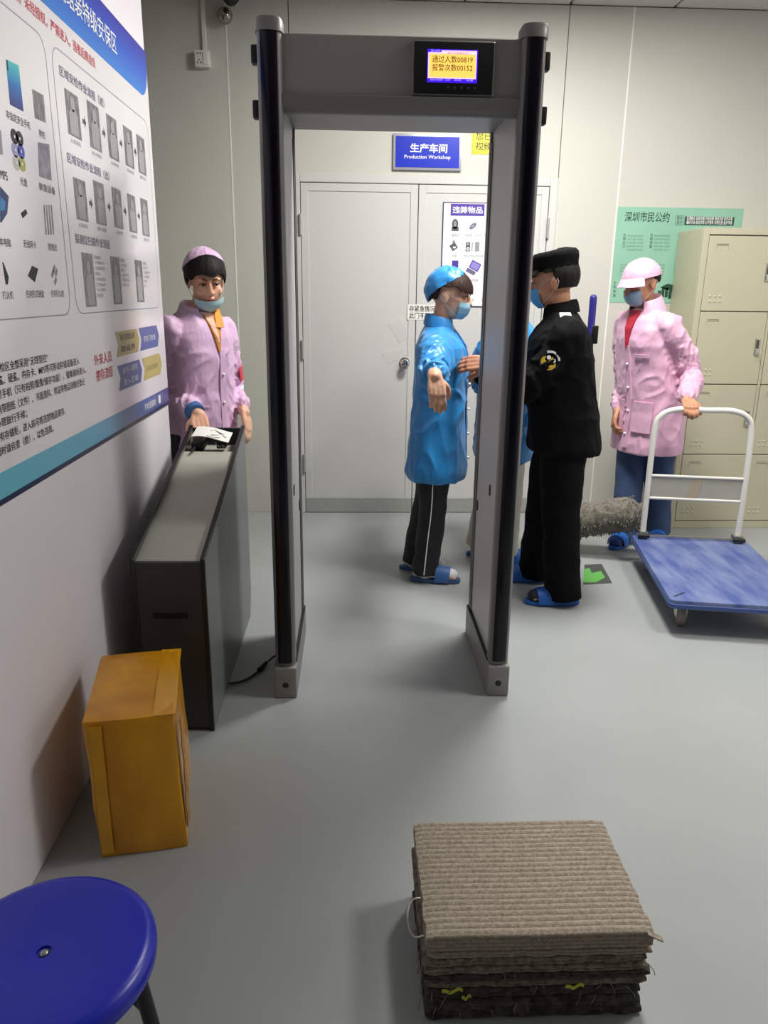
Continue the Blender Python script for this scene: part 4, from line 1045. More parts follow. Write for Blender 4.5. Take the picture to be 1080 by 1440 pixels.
    def front(s, rings, x, z, n=2.5, off=0):
        """point on the front surface of a torso garment"""
        rx, ry, cy = s.ring_at(rings, z/s.H); rx *= s.H; ry *= s.H
        u = min(.98, abs(x)/rx)
        return s.L(x, cy*s.H-ry*(1-u**n)**(1/n)-off, z)
    def garment(s, name, rings, sleeves, mt, voxel=.0065, fold=.006, ffreq=(5, 5, 1.6), seed=0, n=2.5, wr=.09, extra=None, smooth=3, flare=0):
        """torso loft (z, rx, ry, cy in fractions of height, bottom to top) with sleeves to a fraction of the arm"""
        H = s.H; mb = MB(); R = []
        zs = [r[0] for r in rings]; z0, z1 = zs[0], zs[-1]
        for i in range(29):
            z = z0+(z1-z0)*i/28
            rx, ry, cy = s.ring_at(rings, z); ring = []
            for j in range(44):
                a = 2*PI*j/44; ca, sa = math.cos(a), math.sin(a)
                q = (abs(ca)**n+abs(sa)**n)**(-1/n)
                low = max(0, 1-(z-z0)/(.22))
                q *= 1+flare*low*math.sin(a*7+seed)
                ring.append(s.L(rx*H*q*ca, cy*H+ry*H*q*sa, z*H))
            R.append(ring)
        mb.loft(R)
        for q in (1, -1):
            if sleeves.get(q) is None: continue
            fr_, rad = sleeves[q]
            P = [s.sh[q]+s.D(-q*.02, 0, .005), s.sh[q], s.el[q]]
            if fr_ > .02: P.append(s.el[q].lerp(s.wr[q], fr_))
            mb.limb(P, rad, n=26, k=16, wr=(wr, 11, seed+q*2.3))
        if extra: extra(mb)
        Mi = s.M.inverted()
        segs = [(q, s.sh[q], s.el[q], s.wr[q]) for q in (1, -1) if sleeves.get(q) is not None]
        def ridge(v): return max(0, 1-abs(noise.noise(v))*2.6)**1.5
        def disp(p, nn):
            u = Mi @ p
            wA, arm = 0, 0
            for q, A, E_, W_ in segs:
                L1 = (E_-A).length
                for P0, P1, o in ((A, E_, 0), (E_, W_, L1)):
                    d = P1-P0; t = max(0, min(1, (p-P0).dot(d)/d.length_squared)); c = P0+d*t
                    ds = (p-c).length
                    if ds < .105 and (abs(u.x) > .088*H or o > 0):
                        dist = o+t*d.length; e = (p-c).normalized()
                        w2 = min(1, (.105-ds)/.02)*min(1, max(0, (dist-.03)/.06))
                        if w2 > wA:
                            wA = w2
                            arm = ridge(Vector((dist*17+e.x*.9+e.z*.8, e.y*1.1+q*3+seed, e.x*.9)))+.35*ridge(Vector((dist*30-e.x*1.2, e.z*1.5+seed, e.y*1.5+7)))-.6
            low = max(0, min(1, (.75*H-u.z)/(.25*H)))
            tor = ridge(Vector((u.x*7+u.z*2.2, u.y*7, u.z*(4.5-2.5*low)-u.x*2.5))+Vector((seed, 2, 9)))+.55*ridge(Vector((u.x*13-u.z*4, u.y*13, u.z*5))+Vector((3, seed, 1)))-.6
            big = noise.noise(Vector((u.x*ffreq[0], u.y*ffreq[1], u.z*ffreq[2]))+Vector((seed*3.1, 0, seed)))
            return fold*(arm*1.15*wA+(1-wA)*(tor*.75+big*.7))
        return put(name, remesh(mb, voxel, smooth, disp), mt, s.root, sharp=180)
    def trousers(s, mt, r=(.098, .09, .08, .072, .068), hem=.05, seed=1, fold=.006):
        H, k = s.H, s.k; mb = MB(); rings = []
        for z, rx, ry in ((.46, .075, .06), (.5, .1, .075), (.55, .1, .075), (.6, .09, .07)):
            rings.append([s.L(rx*H*math.cos(2*PI*j/20), ry*H*math.sin(2*PI*j/20), z*H) for j in range(20)])
        mb.loft(rings)
        for q in (1, -1):
            lo = s.ank[q].copy(); lo.z = hem
            mb.limb([s.hip[q], s.kn[q], lo], [v*k for v in r], n=22, k=12, round=False, wr=(.05, 9, seed+q))
        def disp(p, nn):
            c = noise.noise(Vector((p.x*8+p.z*5, p.y*8, p.z*6-p.x*5))+Vector((seed, 2, 9)))
            return fold*(.5-abs(c))*1.6+fold*.5*noise.noise(p*7)
        return put('trousers', remesh(mb, .007, 3, disp), mt, s.root, sharp=180)
    def slippers(s, mt, strap, sock=None, sides=(1, -1)):
        for q in sides:
            x, y, ty = s.feet[q]; fwd = Vector((math.sin(ty), -math.cos(ty), 0)); sd = Vector((math.cos(ty), math.sin(ty), 0)); A = Vector((x, y, 0))
            ol = []
            for j in range(28):
                a = 2*PI*j/28; l = math.cos(a); wd = math.sin(a)
                w_ = .043+.008*l; ol.append(A+fwd*(.052+.135*l)+sd*(w_*(abs(wd)**.8)*(1 if wd > 0 else -1)))
            so = put('slipper', MB().loft([[p+Vector((0, 0, z)) for p in ol] for z in (.001, .022)]).bevel(.006, 2), mt, s.root)
            if sock:
                sb = MB(); sb.limb([A-fwd*.035+Vector((0, 0, .05)), A+fwd*.05+Vector((0, 0, .052)), A+fwd*.135+Vector((0, 0, .042))], [.035, .04, .041], n=18, k=5, flat=(sd, .78))
                sb.limb([A+Vector((0, 0, .05)), s.ank[q].lerp(s.kn[q], .28)], [.042, .042], n=16, k=3)
                put('sock', remesh(sb, .006, 3), sock, s.root, sharp=180)
            grid = []
            for i in range(7):
                t = .05+.075*i/6; row = []
                for j in range(15):
                    a = PI*j/14; hh = .062+.012*(1-i/6)
                    row.append(A+fwd*(t+.008*math.sin(a))+sd*(-.049*math.cos(a))+Vector((0, 0, .014+hh*math.sin(a)**.75)))
                grid.append(row)
            put('strap', MB().sheet(grid, .005), strap, so)
    def strip(s, rings, z0, z1, x0, x1, mt, name, off=.004, th=.006, m=18, n=4, bend=0):
        """band lying on the front of the torso garment; x may be functions of the height"""
        f0 = x0 if callable(x0) else (lambda t: x0); f1 = x1 if callable(x1) else (lambda t: x1); g = []
        for i in range(m+1):
            t = i/m; z = (z0+(z1-z0)*t)*s.H
            g.append([s.front(rings, f0(t)+(f1(t)-f0(t))*j/n, z, off=off) for j in range(n+1)])
        return put(name, MB().sheet(g, th), mt, s.root)
    def collar(s, mt, open_=.5, r=(.058, .066, .088), z=(.838, .872, .828), cy=.006, tilt=.02, name='collar'):
        H, k = s.H, s.k; g = []
        prof = [(r[0]*.98, z[0]), (r[0], z[0]+.012), (r[1]*.97, z[1]-.004), (r[1]*1.04, z[1]), (r[1]*1.12, z[1]-.006), (r[2], z[2])]
        for rr, zz_ in prof:
            row = []
            for j in range(33):
                a = open_+(2*PI-2*open_)*j/32
                fz_ = -tilt*math.cos(a)*1.0
                e = min(j, 32-j)/32
                row.append(s.L(rr*k*math.sin(a)*1.05, cy-rr*k*math.cos(a), zz_*H+fz_*k-(.018*k*max(0, 1-e*6) if rr == r[2] else 0)))
            g.append(row)
        return put(name, MB().sheet(g, .004), mt, s.root, sharp=60)
    def mask(s, mt, az=1.05, el=(-.95, .28), R=None, c=(0, -.022, -.036), r=(.071, .084, .082), loops=True):
        k = s.k; Rm = R or s.hR
        mk = put('face_mask', patch(s.head_pt(*c), [v*k for v in r], (-az, az), el, Rm, .002, 18, 12, lambda u, v: .06*(1-abs(2*u-1))**1.5*math.sin(v*PI)+.008*math.sin(v*PI*6)), mt, s.root)
        if loops:
            for q in (1, -1):
                e0 = s.head_pt(*c)+Rm @ Vector((q*math.sin(az)*r[0]*k*1.0*math.cos(.28), -math.cos(az)*r[1]*k*math.cos(.28), r[2]*k*math.sin(.28)))
                e1 = s.head_pt(*c)+Rm @ Vector((q*math.sin(az)*r[0]*k*math.cos(-.7), -math.cos(az)*r[1]*k*math.cos(-.7), r[2]*k*math.sin(-.7)))
                put('ear_loop', MB().limb([e0, s.head_pt(q*.083, .012, .018), s.head_pt(q*.087, .034, .006), s.head_pt(q*.083, .026, -.022), e1], [.0011, .0011], n=6, k=5), mat('mask_elastic', (196, 198, 198), .6), mk)
        return mk
    def hair(s, mt, thf, r=(.081, .099, .094), c=(0, .014, .028), th=.012, bul=.03, seed=0):
        k = s.k
        return put('hair', shell(s.head_pt(*c), [v*k for v in r], thf, s.hR, th, 48, 16, lambda ph, t: bul*noise.noise(Vector((math.sin(ph)*5, math.cos(ph)*5, t*1.2+seed)))+.012*math.sin(ph*31+seed)*min(1, t)), mt, s.root, sharp=60)

M_skin = mat('light_skin', (232, 184, 154), .5, var=.08, vscale=14, rgb2=(222, 166, 136))
M_skin2 = mat('tan_skin', (200, 144, 112), .5, var=.1, vscale=14, rgb2=(184, 126, 96))
M_hair = mat('black_hair', (20, 16, 15), .62, spec=.25, bump=.4, bscale=90, stretch=(1, 1, .12))
M_hairb = mat('dark_brown_hair', (46, 26, 22), .6, spec=.25, bump=.4, bscale=90, stretch=(1, 1, .12))
M_bluec = mat('blue_cleanroom_cloth', (34, 138, 210), .4, var=.12, vscale=4, bump=.28, bscale=11, stretch=(1, 1, .5), sheen=.2, bdist=.03, detail=3)
M_pinkc = mat('pink_cleanroom_cloth', (224, 186, 220), .5, var=.08, vscale=4, bump=.5, bscale=11, stretch=(1, 1, .5), sheen=.2, bdist=.03, detail=3)
M_pinkm = mat('rose_cleanroom_cloth', (222, 174, 200), .5, var=.08, vscale=4, bump=.5, bscale=11, stretch=(1, 1, .5), sheen=.2, bdist=.03, detail=3)
M_guard = mat('black_uniform_cloth', (7, 7, 8), .85, spec=.15, bump=.4, bscale=14, stretch=(1, 1, .5), bdist=.02)
M_maskb = mat('pale_blue_mask', (150, 196, 216), .7, bump=.1, bscale=60)
M_slip = mat('blue_foam_slipper', (32, 96, 178), .6); M_slip2 = mat('slate_slipper', (62, 92, 140), .6)
M_sock = mat('white_sock', (222, 222, 222), .85)
COATR = [(.37, .132, .098, .0), (.45, .128, .095, 0), (.55, .12, .09, 0), (.63, .115, .086, 0), (.72, .118, .086, 0), (.775, .12, .08, .002), (.805, .105, .066, .004), (.828, .074, .05, .006), (.845, .048, .042, .006)]

# ---- woman in blue coat being searched
B = Person('person in blue coat and cap, masked, stretching one arm out over blue slippers', (.43, 3.82), math.radians(80), 1.555, lean=(0, .0))
hB = rot(math.radians(74), .12, 0)
wB = at(612, 531, Y=3.17)
B.setup(hB, {-1: wB, 1: (.42, 4.42, 1.14)}, {-1: (-.15, 0, -1), 1: (-.2, 0, -1)}, {-1: (.38, 3.735, math.radians(82)), 1: (.335, 3.905, math.radians(76))}, head_off=(0, -.045, -.004))
B.body(M_skin, {-1: ((.08, -.5, -.9), (.0, .8, -.5), 1, (.3, .3, .25)), 1: ((0, .8, -.5), (0, -.5, -.8), -1, (.3, .3, .3))})
cB = [(.355, .125, .094, .0), (.38, .132, .1, 0), (.45, .126, .095, .0), (.55, .118, .088, -.004), (.63, .112, .084, -.006), (.72, .114, .086, -.008), (.775, .116, .08, -.003), (.805, .102, .066, .002), (.828, .074, .05, .006), (.848, .046, .04, .006)]
B.garment('coat', cB, {-1: (.3, [.05, .064, .076, .078, .072, .066, .05]), 1: (.3, [.05, .064, .074, .072, .066, .06, .05])}, M_bluec, fold=.012, seed=2, wr=.13, flare=.012)
for q in (-1, 1):
    e = B.el[q].lerp(B.wr[q], .27); d = (B.wr[q]-B.el[q]).normalized()
    put('sleeve_cuff', MB().limb([e+d*.01, e+d*.03], [.055, .05], n=24, k=2, round=False, wr=(.05, 30, 1)), M_bluec, B.root)
B.collar(M_bluec, open_=.5, r=(.06, .064, .078), z=(.832, .868, .836), tilt=.014)
B.strip(cB, .38, .83, -.018, .018, M_bluec, 'placket', off=.006)
for z in (.42, .5, .58, .66, .74):
    put('snap_button', MB().ell(B.front(cB, 0, z*B.H, off=.013), (.007, .007, .007)), M_white, B.root)
B.trousers(mat('black_track_trousers', (22, 20, 26), .7, sheen=.05), r=(.09, .084, .074, .07, .07), hem=.045)
for q in (-1, 1):                                # white piping down the outer seam
    o = B.D(q, 0, 0)
    pts = [B.hip[q].lerp(B.kn[q], .35)+o*.086, B.kn[q]+o*.0765, B.kn[q].lerp(B.ank[q], .5)+o*.073, Vector((B.ank[q].x, B.ank[q].y, .06))+o*.073]
    put('trouser_piping', MB().limb(pts, [.0028, .0028], n=6, k=5), M_white, B.root)
B.slippers(M_slip2, mat('slate_blue_strap', (52, 98, 160), .5), M_sock)
B.mask(M_maskb, az=1.1, el=(-.98, .22))
B.face(lips=False)
def thB(ph):
    f = math.cos(ph); return 1.18 if f > .82 else (1.62 if f > .3 else 1.98+.1*(f < -.5))
B.hair(M_hairb, lambda ph: (1.56+.05*math.sin(ph*9) if math.cos(ph) > .6 else 1.34 if math.cos(ph) > .2 else 1.4 if math.cos(ph) > -.35 else 2.05), r=(.082, .111, .096))
capB = shell(B.head_pt(0, .016, .03), [v*B.k for v in (.09, .113, .107)], lambda ph: .66+.9*(.5-.5*math.cos(ph))**.7+.62*(.5-.5*math.cos(ph))**2.5, B.hR @ rot(0, -.08), .005, 56, 14,
              lambda ph, t: .05*(.5-.5*math.cos(ph))+.07*noise.noise(Vector((math.sin(ph)*2.4, math.cos(ph)*2.4, t*2.6)))+.04*noise.noise(Vector((math.sin(ph)*6, math.cos(ph)*6, t*6))))
put('cap', capB, M_bluec, B.root, sharp=60)

# ---- guard in black
G_ = Person('person in black guard uniform and black cap, patting down person in blue', (1.0, 3.56), math.radians(-98), 1.63, lean=(0, -.055))
hG = rot(math.radians(-112), .16, 0)
wG = at(683, 510, Y=3.6)
G_.setup(hG, {1: wG, -1: (.62, 3.84, 1.07)}, {1: (.2, -.5, -.7), -1: (.2, .4, -.7)}, {1: (1.03, 3.42, math.radians(-93)), -1: (.965, 3.73, math.radians(-96))}, head_off=(0, -.035, -.006))
G_.body(M_skin2, {1: ((-1, .12, -.06), (.1, .8, -.4), 1, (.5, .5, .4)), -1: ((-1, -.1, -.05), (0, -.9, -.3), -1, (.4, .4, .4))})
cG = [(.455, .125, .1, .01), (.47, .132, .105, .008), (.55, .128, .1, .004), (.63, .125, .096, 0), (.72, .128, .094, -.002), (.775, .128, .088, 0), (.808, .112, .07, .003), (.83, .08, .052, .006), (.85, .05, .043, .006)]
G_.garment('jacket', cG, {1: (.9, [.055, .07, .078, .076, .068, .062, .052, .046]), -1: (.9, [.055, .068, .074, .07, .06, .055, .048])}, M_guard, fold=.009, seed=5, wr=.1)
G_.collar(M_guard, open_=.45, r=(.062, .066, .084), z=(.836, .874, .842), tilt=.014)
G_.trousers(M_guard, r=(.105, .1, .088, .085, .085), hem=.035, seed=4)
G_.slippers(M_slip, mat('blue_strap', (28, 88, 172), .5), mat('dark_sock', (30, 32, 44), .8))
G_.mask(mat('blue_mask', (84, 156, 206), .7), az=1.1, el=(-.98, .22))
G_.face(lips=False)
G_.hair(M_hair, lambda ph: 1.2 if math.cos(ph) > .5 else (1.42 if math.cos(ph) > -.1 else 2.2), r=(.0785, .097, .093), bul=.008)
def thG(ph): return 1.38
RG = G_.hR @ rot(0, -.05)
cc = G_.head_pt(0, .012, .03); gr = []
for rr, zz_ in ((.02, .1), (.06, .1), (.082, .096), (.0905, .086), (.0915, .074), (.0885, .052), (.088, .026), (.0885, .018)):
    gr.append([cc+RG @ (Vector((math.sin(2*PI*j/40)*rr*.93, -math.cos(2*PI*j/40)*rr*1.13, zz_-.008*math.cos(2*PI*j/40)*(1 if zz_ > .08 else 0)+.006*noise.noise(Vector((math.sin(2*PI*j/40)*3, math.cos(2*PI*j/40)*3, zz_*30)))))*G_.k) for j in range(41)])
cp_ = put('cap', MB().sheet(gr, .005), M_guard, G_.root, sharp=60)
vs = []
for i in range(6):
    vs.append([cc+RG @ (Vector((math.sin(a)*(.083+.045*i/5*math.cos(a)), -math.cos(a)*(.099+.055*i/5), .028-.018*i/5-.012*abs(math.sin(a)*i/5)))*G_.k) for a in [(-1+2*j/14)*1.0 for j in range(15)]])
put('visor', MB().sheet(vs, .004), M_guard, cp_)
# shoulder board, sleeve emblem, buttons, strap
sL = G_.sh[1]
e0 = sL+Vector((0, 0, .078))
put('shoulder_board', MB().obox(sL+G_.D(-.02, .0, .086), G_.D(.05, 0, -.016), G_.D(0, .026, 0), (0, 0, .003)).bevel(.002, 1), mat('silver_board', (206, 208, 206), .4), G_.root, label='silver shoulder board')
ud = (G_.el[1]-G_.sh[1]).normalized(); ctr = G_.sh[1].lerp(G_.el[1], .42)
outw = Vector((0.05, -1, .28)); outw = (outw-ud*outw.dot(ud)).normalized(); lat_ = ud.cross(outw).normalized()
def emb(pts, dz, mt, nm, par):
    base = ctr+outw*(.08+dz)
    top = []
    for a, b in pts:
        top.append(base+lat_*a-ud*b-outw*(a*a/.17))
    return put(nm, MB().loft([top, [p-outw*.003 for p in top]]), mt, par)
cir = lambda r, cx=0, cy=0, n=22: [(cx+r*math.cos(2*PI*j/n), cy+r*math.sin(2*PI*j/n)) for j in range(n)]
M_gold = mat('gold_thread', (222, 186, 60), .5)
em = emb(cir(.047), 0, mat('black_patch', (12, 12, 13), .6), 'sleeve_emblem', G_.root)
emb([(.036*math.cos(a), .036*math.sin(a)-.004) for a in [PI+PI*j/14 for j in range(15)]]+[(.026*math.cos(a), .026*math.sin(a)+.008) for a in [2*PI-PI*j/14 for j in range(15)]], .0015, M_gold, 'gold_wreath', em)
emb([(.045*math.cos(a), .045*math.sin(a)) for a in [PI*.2+PI*.6*j/10 for j in range(11)]]+[(.036*math.cos(a), .036*math.sin(a)) for a in [PI*.8-PI*.6*j/10 for j in range(11)]], .0015, M_white, 'white_arc', em)
for dx in (-.013, .013): emb(cir(.009, dx, .01), .0018, M_white, 'white_mark', em)
emb([(-.022, -.008), (.022, -.008), (.016, -.024), (-.016, -.024)], .0018, M_gold, 'gold_bar', em)
emb([(-.003, .02), (.003, .02), (.003, -.012), (-.003, -.012)], .0021, M_gold, 'gold_pin', em)
for q in (.02, .1): put('button', MB().ell(G_.front(cG, .05, (.74-q)*G_.H, off=.008), (.007, .007, .007)), mat('silver_button', (190, 190, 188), .3, metal=.7), G_.root)
put('radio_clip', MB().obox(G_.L(.06, .15, .79*G_.H), G_.D(.02, 0, 0), G_.D(0, .012, 0), (0, 0, .04)).bevel(.004, 2), M_blk, G_.root)

# ---- woman in pink at the chute
hw = at(284, 395, Y=3.66)
K = Person('person in pink coat with lowered mask reaching onto sloping cabinet', (-.73, 3.68), math.radians(50), 1.62, lean=(.0, -.02))
K_hR = rot(math.radians(22), .30, -.06)
wK = at(279, 583, Y=3.42); wK2 = at(344, 580, Y=3.66)
K.setup(K_hR, {-1: wK, 1: wK2}, {-1: (-.7, 1, -.1), 1: (-.35, 1, -.1)}, {1: (-.69, 3.74, math.radians(40)), -1: (-.8, 3.62, math.radians(50))}, head_off=(.01, -.05, -.008))
K.body(M_skin, {-1: ((.25, -.75, -.6), (.0, .45, -.9), -1, (.4, .5, .45)), 1: ((.18, -.3, -1), (-.8, .2, -.2), 1, (.3, .35, .35))})
cK = [(.33, .108, .09, .0), (.45, .107, .088, 0), (.55, .104, .084, 0), (.63, .102, .082, 0), (.72, .102, .082, -.002), (.775, .104, .076, .002), (.805, .092, .064, .004), (.828, .076, .05, .006), (.845, .05, .042, .006)]
K.garment('coat', cK, {-1: (.72, [.044, .05, .06, .062, .06, .059, .057, .05]), 1: (.72, [.044, .05, .058, .058, .055, .053, .05, .045])}, M_pinkc, fold=.011, seed=8, wr=.12)
K.collar(M_pinkc, open_=.6, r=(.062, .068, .1), z=(.83, .86, .815), tilt=.02)
put('shirt_collar', MB().sheet([[K.front(cK, .008+.034*t+.012*j, (.80+.055*t)*K.H, off=.012+.004*j) for t in (0, .25, .5, .75, 1)] for j in range(4)], .004), mat('orange_shirt', (226, 152, 36), .6), K.root)
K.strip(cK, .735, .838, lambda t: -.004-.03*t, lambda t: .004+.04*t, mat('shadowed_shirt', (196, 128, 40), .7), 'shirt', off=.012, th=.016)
K.strip(cK, .76, .842, lambda t: -.03*t-.003, lambda t: .006+.008*t, M_skin, 'throat', off=.014, th=.016)
K.strip(cK, .34, .74, .0, .03, M_pinkc, 'placket', off=.01, th=.012)
for z in (.43, .51, .59, .67): put('snap_button', MB().ell(K.front(cK, .015, z*K.H, off=.014), (.006, .006, .006)), M_white, K.root)
d = (K.wr[-1]-K.el[-1]).normalized(); e = K.el[-1].lerp(K.wr[-1], .8)
put('sleeve_cuff', MB().limb([e+d*.004, e+d*.034], [.046, .04], n=22, k=2, round=False, wr=(.04, 8, 3)), mat('denim_cuff', (58, 104, 160), .7), K.root, label='blue inner sleeve cuff')
d = (K.el[1]-K.sh[1]).normalized(); ox = Vector((1, .1, 0)); ox = (ox-d*ox.dot(d)).normalized(); oy = d.cross(ox)
put('arm_badge', MB().sheet([[K.sh[1].lerp(K.el[1], .62+.24*i/4)+(ox*math.cos(t)+oy*math.sin(t))*.066 for t in [(-1+2*j/8)*.6 for j in range(9)]] for i in range(5)], .004), mat('red_armband', (214, 74, 84), .6), K.root, label='red arm badge')
e = K.sh[1].lerp(K.el[1], 1.0)
put('white_band', MB().limb([e-d*.0, e+d*.022], [.062, .06], n=24, k=2, round=False), M_white, K.root)
K.trousers(mat('dark_trousers', (50, 52, 64), .7)); K.slippers(M_slip, M_slip, M_sock)
K.face()
mK = K.mask(mat('mint_mask', (176, 214, 220), .65, bump=.1, bscale=60), az=1.08, el=(-1.15, .06), c=(0, -.018, -.057), r=(.077, .086, .072), R=K.hR @ rot(0, .12), loops=True)
K.hair(M_hair, lambda ph: (1.36+.05*math.sin(ph*7+1) if math.cos(ph) > .7 else 1.62 if math.cos(ph) > .25 else 2.0), r=(.083, .104, .094), bul=.02)
capK = shell(K.head_pt(0, .02, .032), [v*K.k for v in (.091, .108, .103)], lambda ph: .6+1.35*(.5-.5*math.cos(ph))**1.0, K.hR @ rot(0, -.12), .005, 56, 14,
              lambda ph, t: .05*(.5-.5*math.cos(ph))+.03*noise.noise(Vector((math.sin(ph)*2.4, math.cos(ph)*2.4, t*2.6+4)))+.012*noise.noise(Vector((math.sin(ph)*6, math.cos(ph)*6, t*6))))
put('cap', capK, M_pinkc, K.root, sharp=60)

# ---- man in pink at the trolley
Mn = Person('person in pink coat and peaked cap gripping white trolley handle', (1.735, 4.37), math.radians(-64), 1.65, lean=(-.02, -.1))
hM = rot(math.radians(-66), .30, 0)
wM = Vector((1.785, 3.99, .93)); wM2 = at(868, 578, Y=4.38)
Mn.setup(hM, {1: wM, -1: wM2}, {1: (.6, .5, -.35), -1: (.6, 1, 0)}, {1: (1.9, 4.45, math.radians(-20)), -1: (1.66, 4.36, math.radians(-40))}, head_off=(0, -.05, -.015))
Mn.body(M_skin2, {1: ((-.1, -.85, -.35), (0, -.35, -1), 1, (.75, .95, .7)), -1: ((-.3, -.3, -1), (.7, -.2, -.2), -1, (.6, .7, .5))})
cM = [(.35, .128, .1, .0), (.38, .132, .102, 0), (.45, .128, .098, 0), (.55, .118, .092, 0), (.63, .112, .088, 0), (.72, .11, .088, -.002), (.775, .11, .08, .002), (.805, .096, .066, .004), (.828, .076, .05, .006), (.845, .05, .042, .006)]
Mn.garment('coat', cM, {1: (.86, [.05, .064, .074, .074, .068, .066, .06, .052]), -1: (.86, [.05, .06, .066, .064, .06, .056, .052, .046])}, M_pinkm, fold=.010, seed=13, wr=.13, flare=.015)
Mn.collar(M_pinkm, open_=.6, r=(.062, .07, .104), z=(.836, .876, .81), tilt=.025)
Mn.strip(cM, .715, .838, lambda t: -.004-.036*t, lambda t: .004+.036*t, mat('red_shirt', (168, 30, 52), .7), 'shirt', off=.015, th=.02)
Mn.strip(cM, .37, .72, -.016, .016, M_pinkm, 'placket', off=.01, th=.012)
for z in (.42, .5, .58, .66): put('snap_button', MB().ell(Mn.front(cM, 0, z*Mn.H, off=.014), (.007, .007, .007)), M_white, Mn.root)
Mn.strip(cM, .43, .535, .035, .15, M_pinkm, 'pocket', off=.011, th=.012); Mn.strip(cM, .43, .535, -.15, -.035, M_pinkm, 'pocket', off=.011, th=.012)
Mn.strip(cM, .685, .695, .05, .13, M_pinkm, 'breast_flap', off=.008, m=3)
Mn.trousers(mat('blue_jeans', (58, 80, 118), .8, var=.2, vscale=8), r=(.098, .092, .08, .076, .074), hem=.04, seed=6); Mn.slippers(M_slip, M_slip, mat('blue_sock', (40, 70, 140), .8))
Mn.mask(mat('grey_blue_mask', (150, 174, 196), .7), az=1.1, el=(-.98, .24)); Mn.face(lips=False)
Mn.hair(M_hair, lambda ph: 1.2 if math.cos(ph) > .5 else (1.45 if math.cos(ph) > -.15 else 1.95), r=(.0775, .0955, .088), bul=.005)
RM = Mn.hR @ rot(0, -.02); cc = Mn.head_pt(0, .012, .026)
capM = shell(cc, [v*Mn.k for v in (.09, .109, .101)], lambda ph: 1.4+.16*(.5-.5*math.cos(ph)), RM, .005, 56, 14,
              lambda ph, t: .04*noise.noise(Vector((math.sin(ph)*3, math.cos(ph)*3, t*3+4)))+.025*noise.noise(Vector((math.sin(ph)*7, math.cos(ph)*7, t*7))))
cp_ = put('cap', capM, M_pinkm, Mn.root, sharp=60)
vs = []
for i in range(6):
    vs.append([cc+RM @ (Vector((math.sin(a)*(.088+.02*i/5), -math.cos(a)*(.104+.042*i/5), .024-.034*i/5-.014*abs(math.sin(a)*i/5)))*Mn.k) for a in [(-1+2*j/14)*1.05 for j in range(15)]])
put('visor', MB().sheet(vs, .004), M_pinkm, cp_)

# ---- person in blue hidden behind the detector column
Q = Person('person in blue coat and cream trousers standing behind guard and right detector panel', (.82, 4.06), math.radians(84), 1.64)
Q.setup(rot(math.radians(84), .05, 0), {1: (.84, 4.3, .82), -1: (.84, 3.88, .82)}, {1: (-1, .4, 0), -1: (-1, -.4, 0)}, {1: (.74, 4.14, math.radians(86)), -1: (.84, 4.0, math.radians(88))}, head_off=(.0, -.03, 0))
Q.body(M_skin2, {1: ((.1, 0, -1), (0, -1, 0), 1, (.3, .35, .35)), -1: ((.1, 0, -1), (0, 1, 0), -1, (.3, .35, .35))})
Q.garment('coat', COATR, {1: (.9, [.05, .064, .07, .066, .058, .052, .046]), -1: (.9, [.05, .064, .07, .066, .058, .052, .046])}, M_bluec, fold=.011, seed=17, wr=.1)
Q.collar(M_bluec, open_=.45, r=(.06, .066, .084), z=(.838, .884, .848), tilt=.012)
Q.trousers(mat('cream_trousers', (206, 198, 182), .75), r=(.1, .096, .09, .086, .082), hem=.06, seed=9); Q.slippers(M_slip, M_slip)
Q.mask(M_maskb, az=1.1, el=(-.98, .22)); Q.face(lips=False)
Q.hair(M_hair, lambda ph: 1.2 if math.cos(ph) > .5 else (1.45 if math.cos(ph) > -.15 else 1.95), r=(.079, .097, .09))
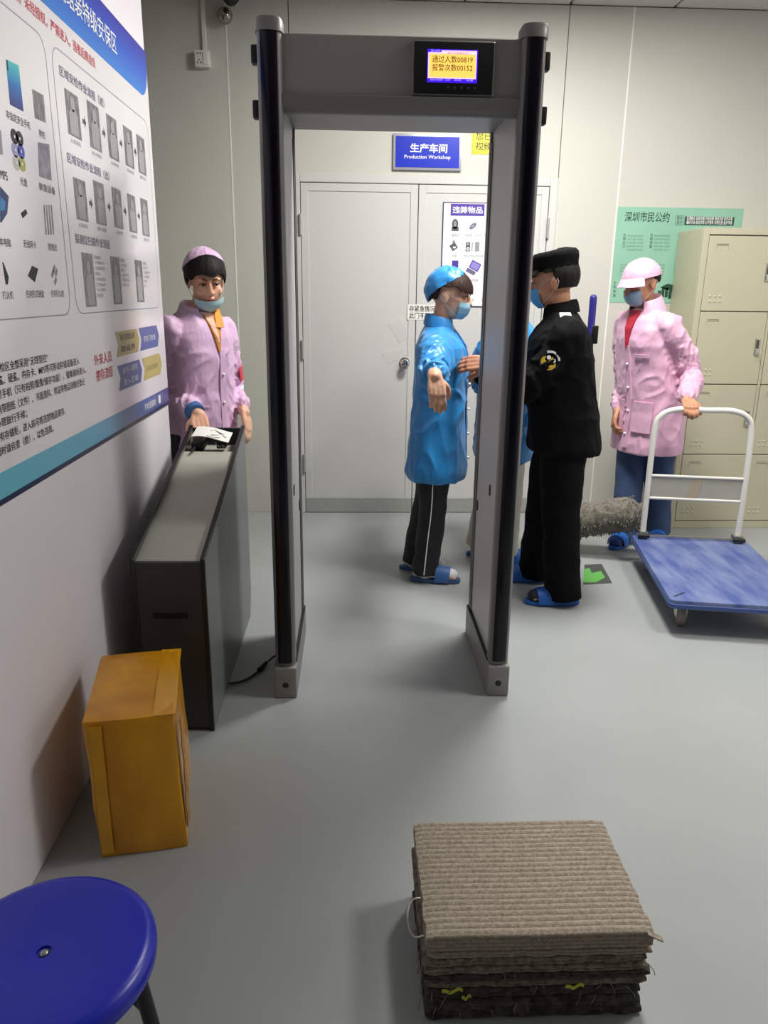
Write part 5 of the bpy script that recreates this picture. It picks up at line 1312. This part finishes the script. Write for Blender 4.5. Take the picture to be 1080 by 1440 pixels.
put('cap', shell(Q.head_pt(0, .014, .03), [v*Q.k for v in (.088, .108, .104)], lambda ph: 1.0+.6*(.5-.5*math.cos(ph)), Q.hR, .005, 56, 14, lambda ph, t: .03*noise.noise(Vector((math.sin(ph)*3, math.cos(ph)*3, t*3+7)))), M_bluec, Q.root, sharp=60)

# ================================================================== PAPERS AND GADGETS ON THE CHUTE
hc_ = at(296, 606, Y=3.28)
zc_ = zt(3.2)-.03
pz = .868
def PQ(px_, py_, z): return at(px_, py_, Z=z)
rd = thing('handheld_radio', 'black handheld radio under white papers in cabinet trough', 'radio', (-.63, 3.24, .8))
z0_ = zt(3.2)-.06
put('radio_body', MB().obox((-.655, 3.23, z0_+.045), (.026, .0, .0), (0, .06, .006), (0, 0, .018)).bevel(.006, 2), M_blk, rd)
put('antenna', MB().limb([(-.66, 3.165, z0_+.04), (-.665, 3.11, z0_+.035)], [.007, .005], n=8), M_blk, rd)
rd2 = thing('key_bundle', 'small black gadget with metal keys in cabinet trough', 'keys', (-.55, 3.2, .8))
put('gadget', MB().obox((-.56, 3.24, z0_+.045), (.02, 0, 0), (0, .04, .004), (0, 0, .015)).bevel(.005, 2), M_blk, rd2)
for k in range(2): put('key', MB().obox((-.57+.02*k, 3.19-.01*k, z0_+.045), (.004, .004, 0), (-.012, .024, .004), (0, 0, .0012)), M_hd, rd2)
gsh = []
for i in range(8):
    row = []
    for j in range(10):
        u, v = j/9, i/7
        row.append(Vector((-.675+.155*u, 3.165+.13*v-.02*u, z0_+.075+.014*math.sin(u*3+1)+.018*v)))
    gsh.append(row)
pa = thing('paper_sheets', 'white printed papers lying on gadgets in the cabinet trough', 'papers', (-.6, 3.23, z0_))
ps_ = put('paper', MB().sheet(gsh, .002), mat('white_paper', (236, 234, 228), .6), pa)
for k in range(5):
    u0 = .42+.08*(k % 3); v0 = .15+.14*k
    q = [Vector((-.675+.155*u, 3.165+.13*v0-.02*u+.02*math.sin(u*9+k), z0_+.0765+.014*math.sin(u*3+1)+.018*v0)) for u in (u0, u0+.12, u0+.22, u0+.32)]
    put('pen_stroke', MB().limb(q, [.0012, .0012], n=5, k=4), M_ink, pa)
bpy.data.objects.remove(_to)
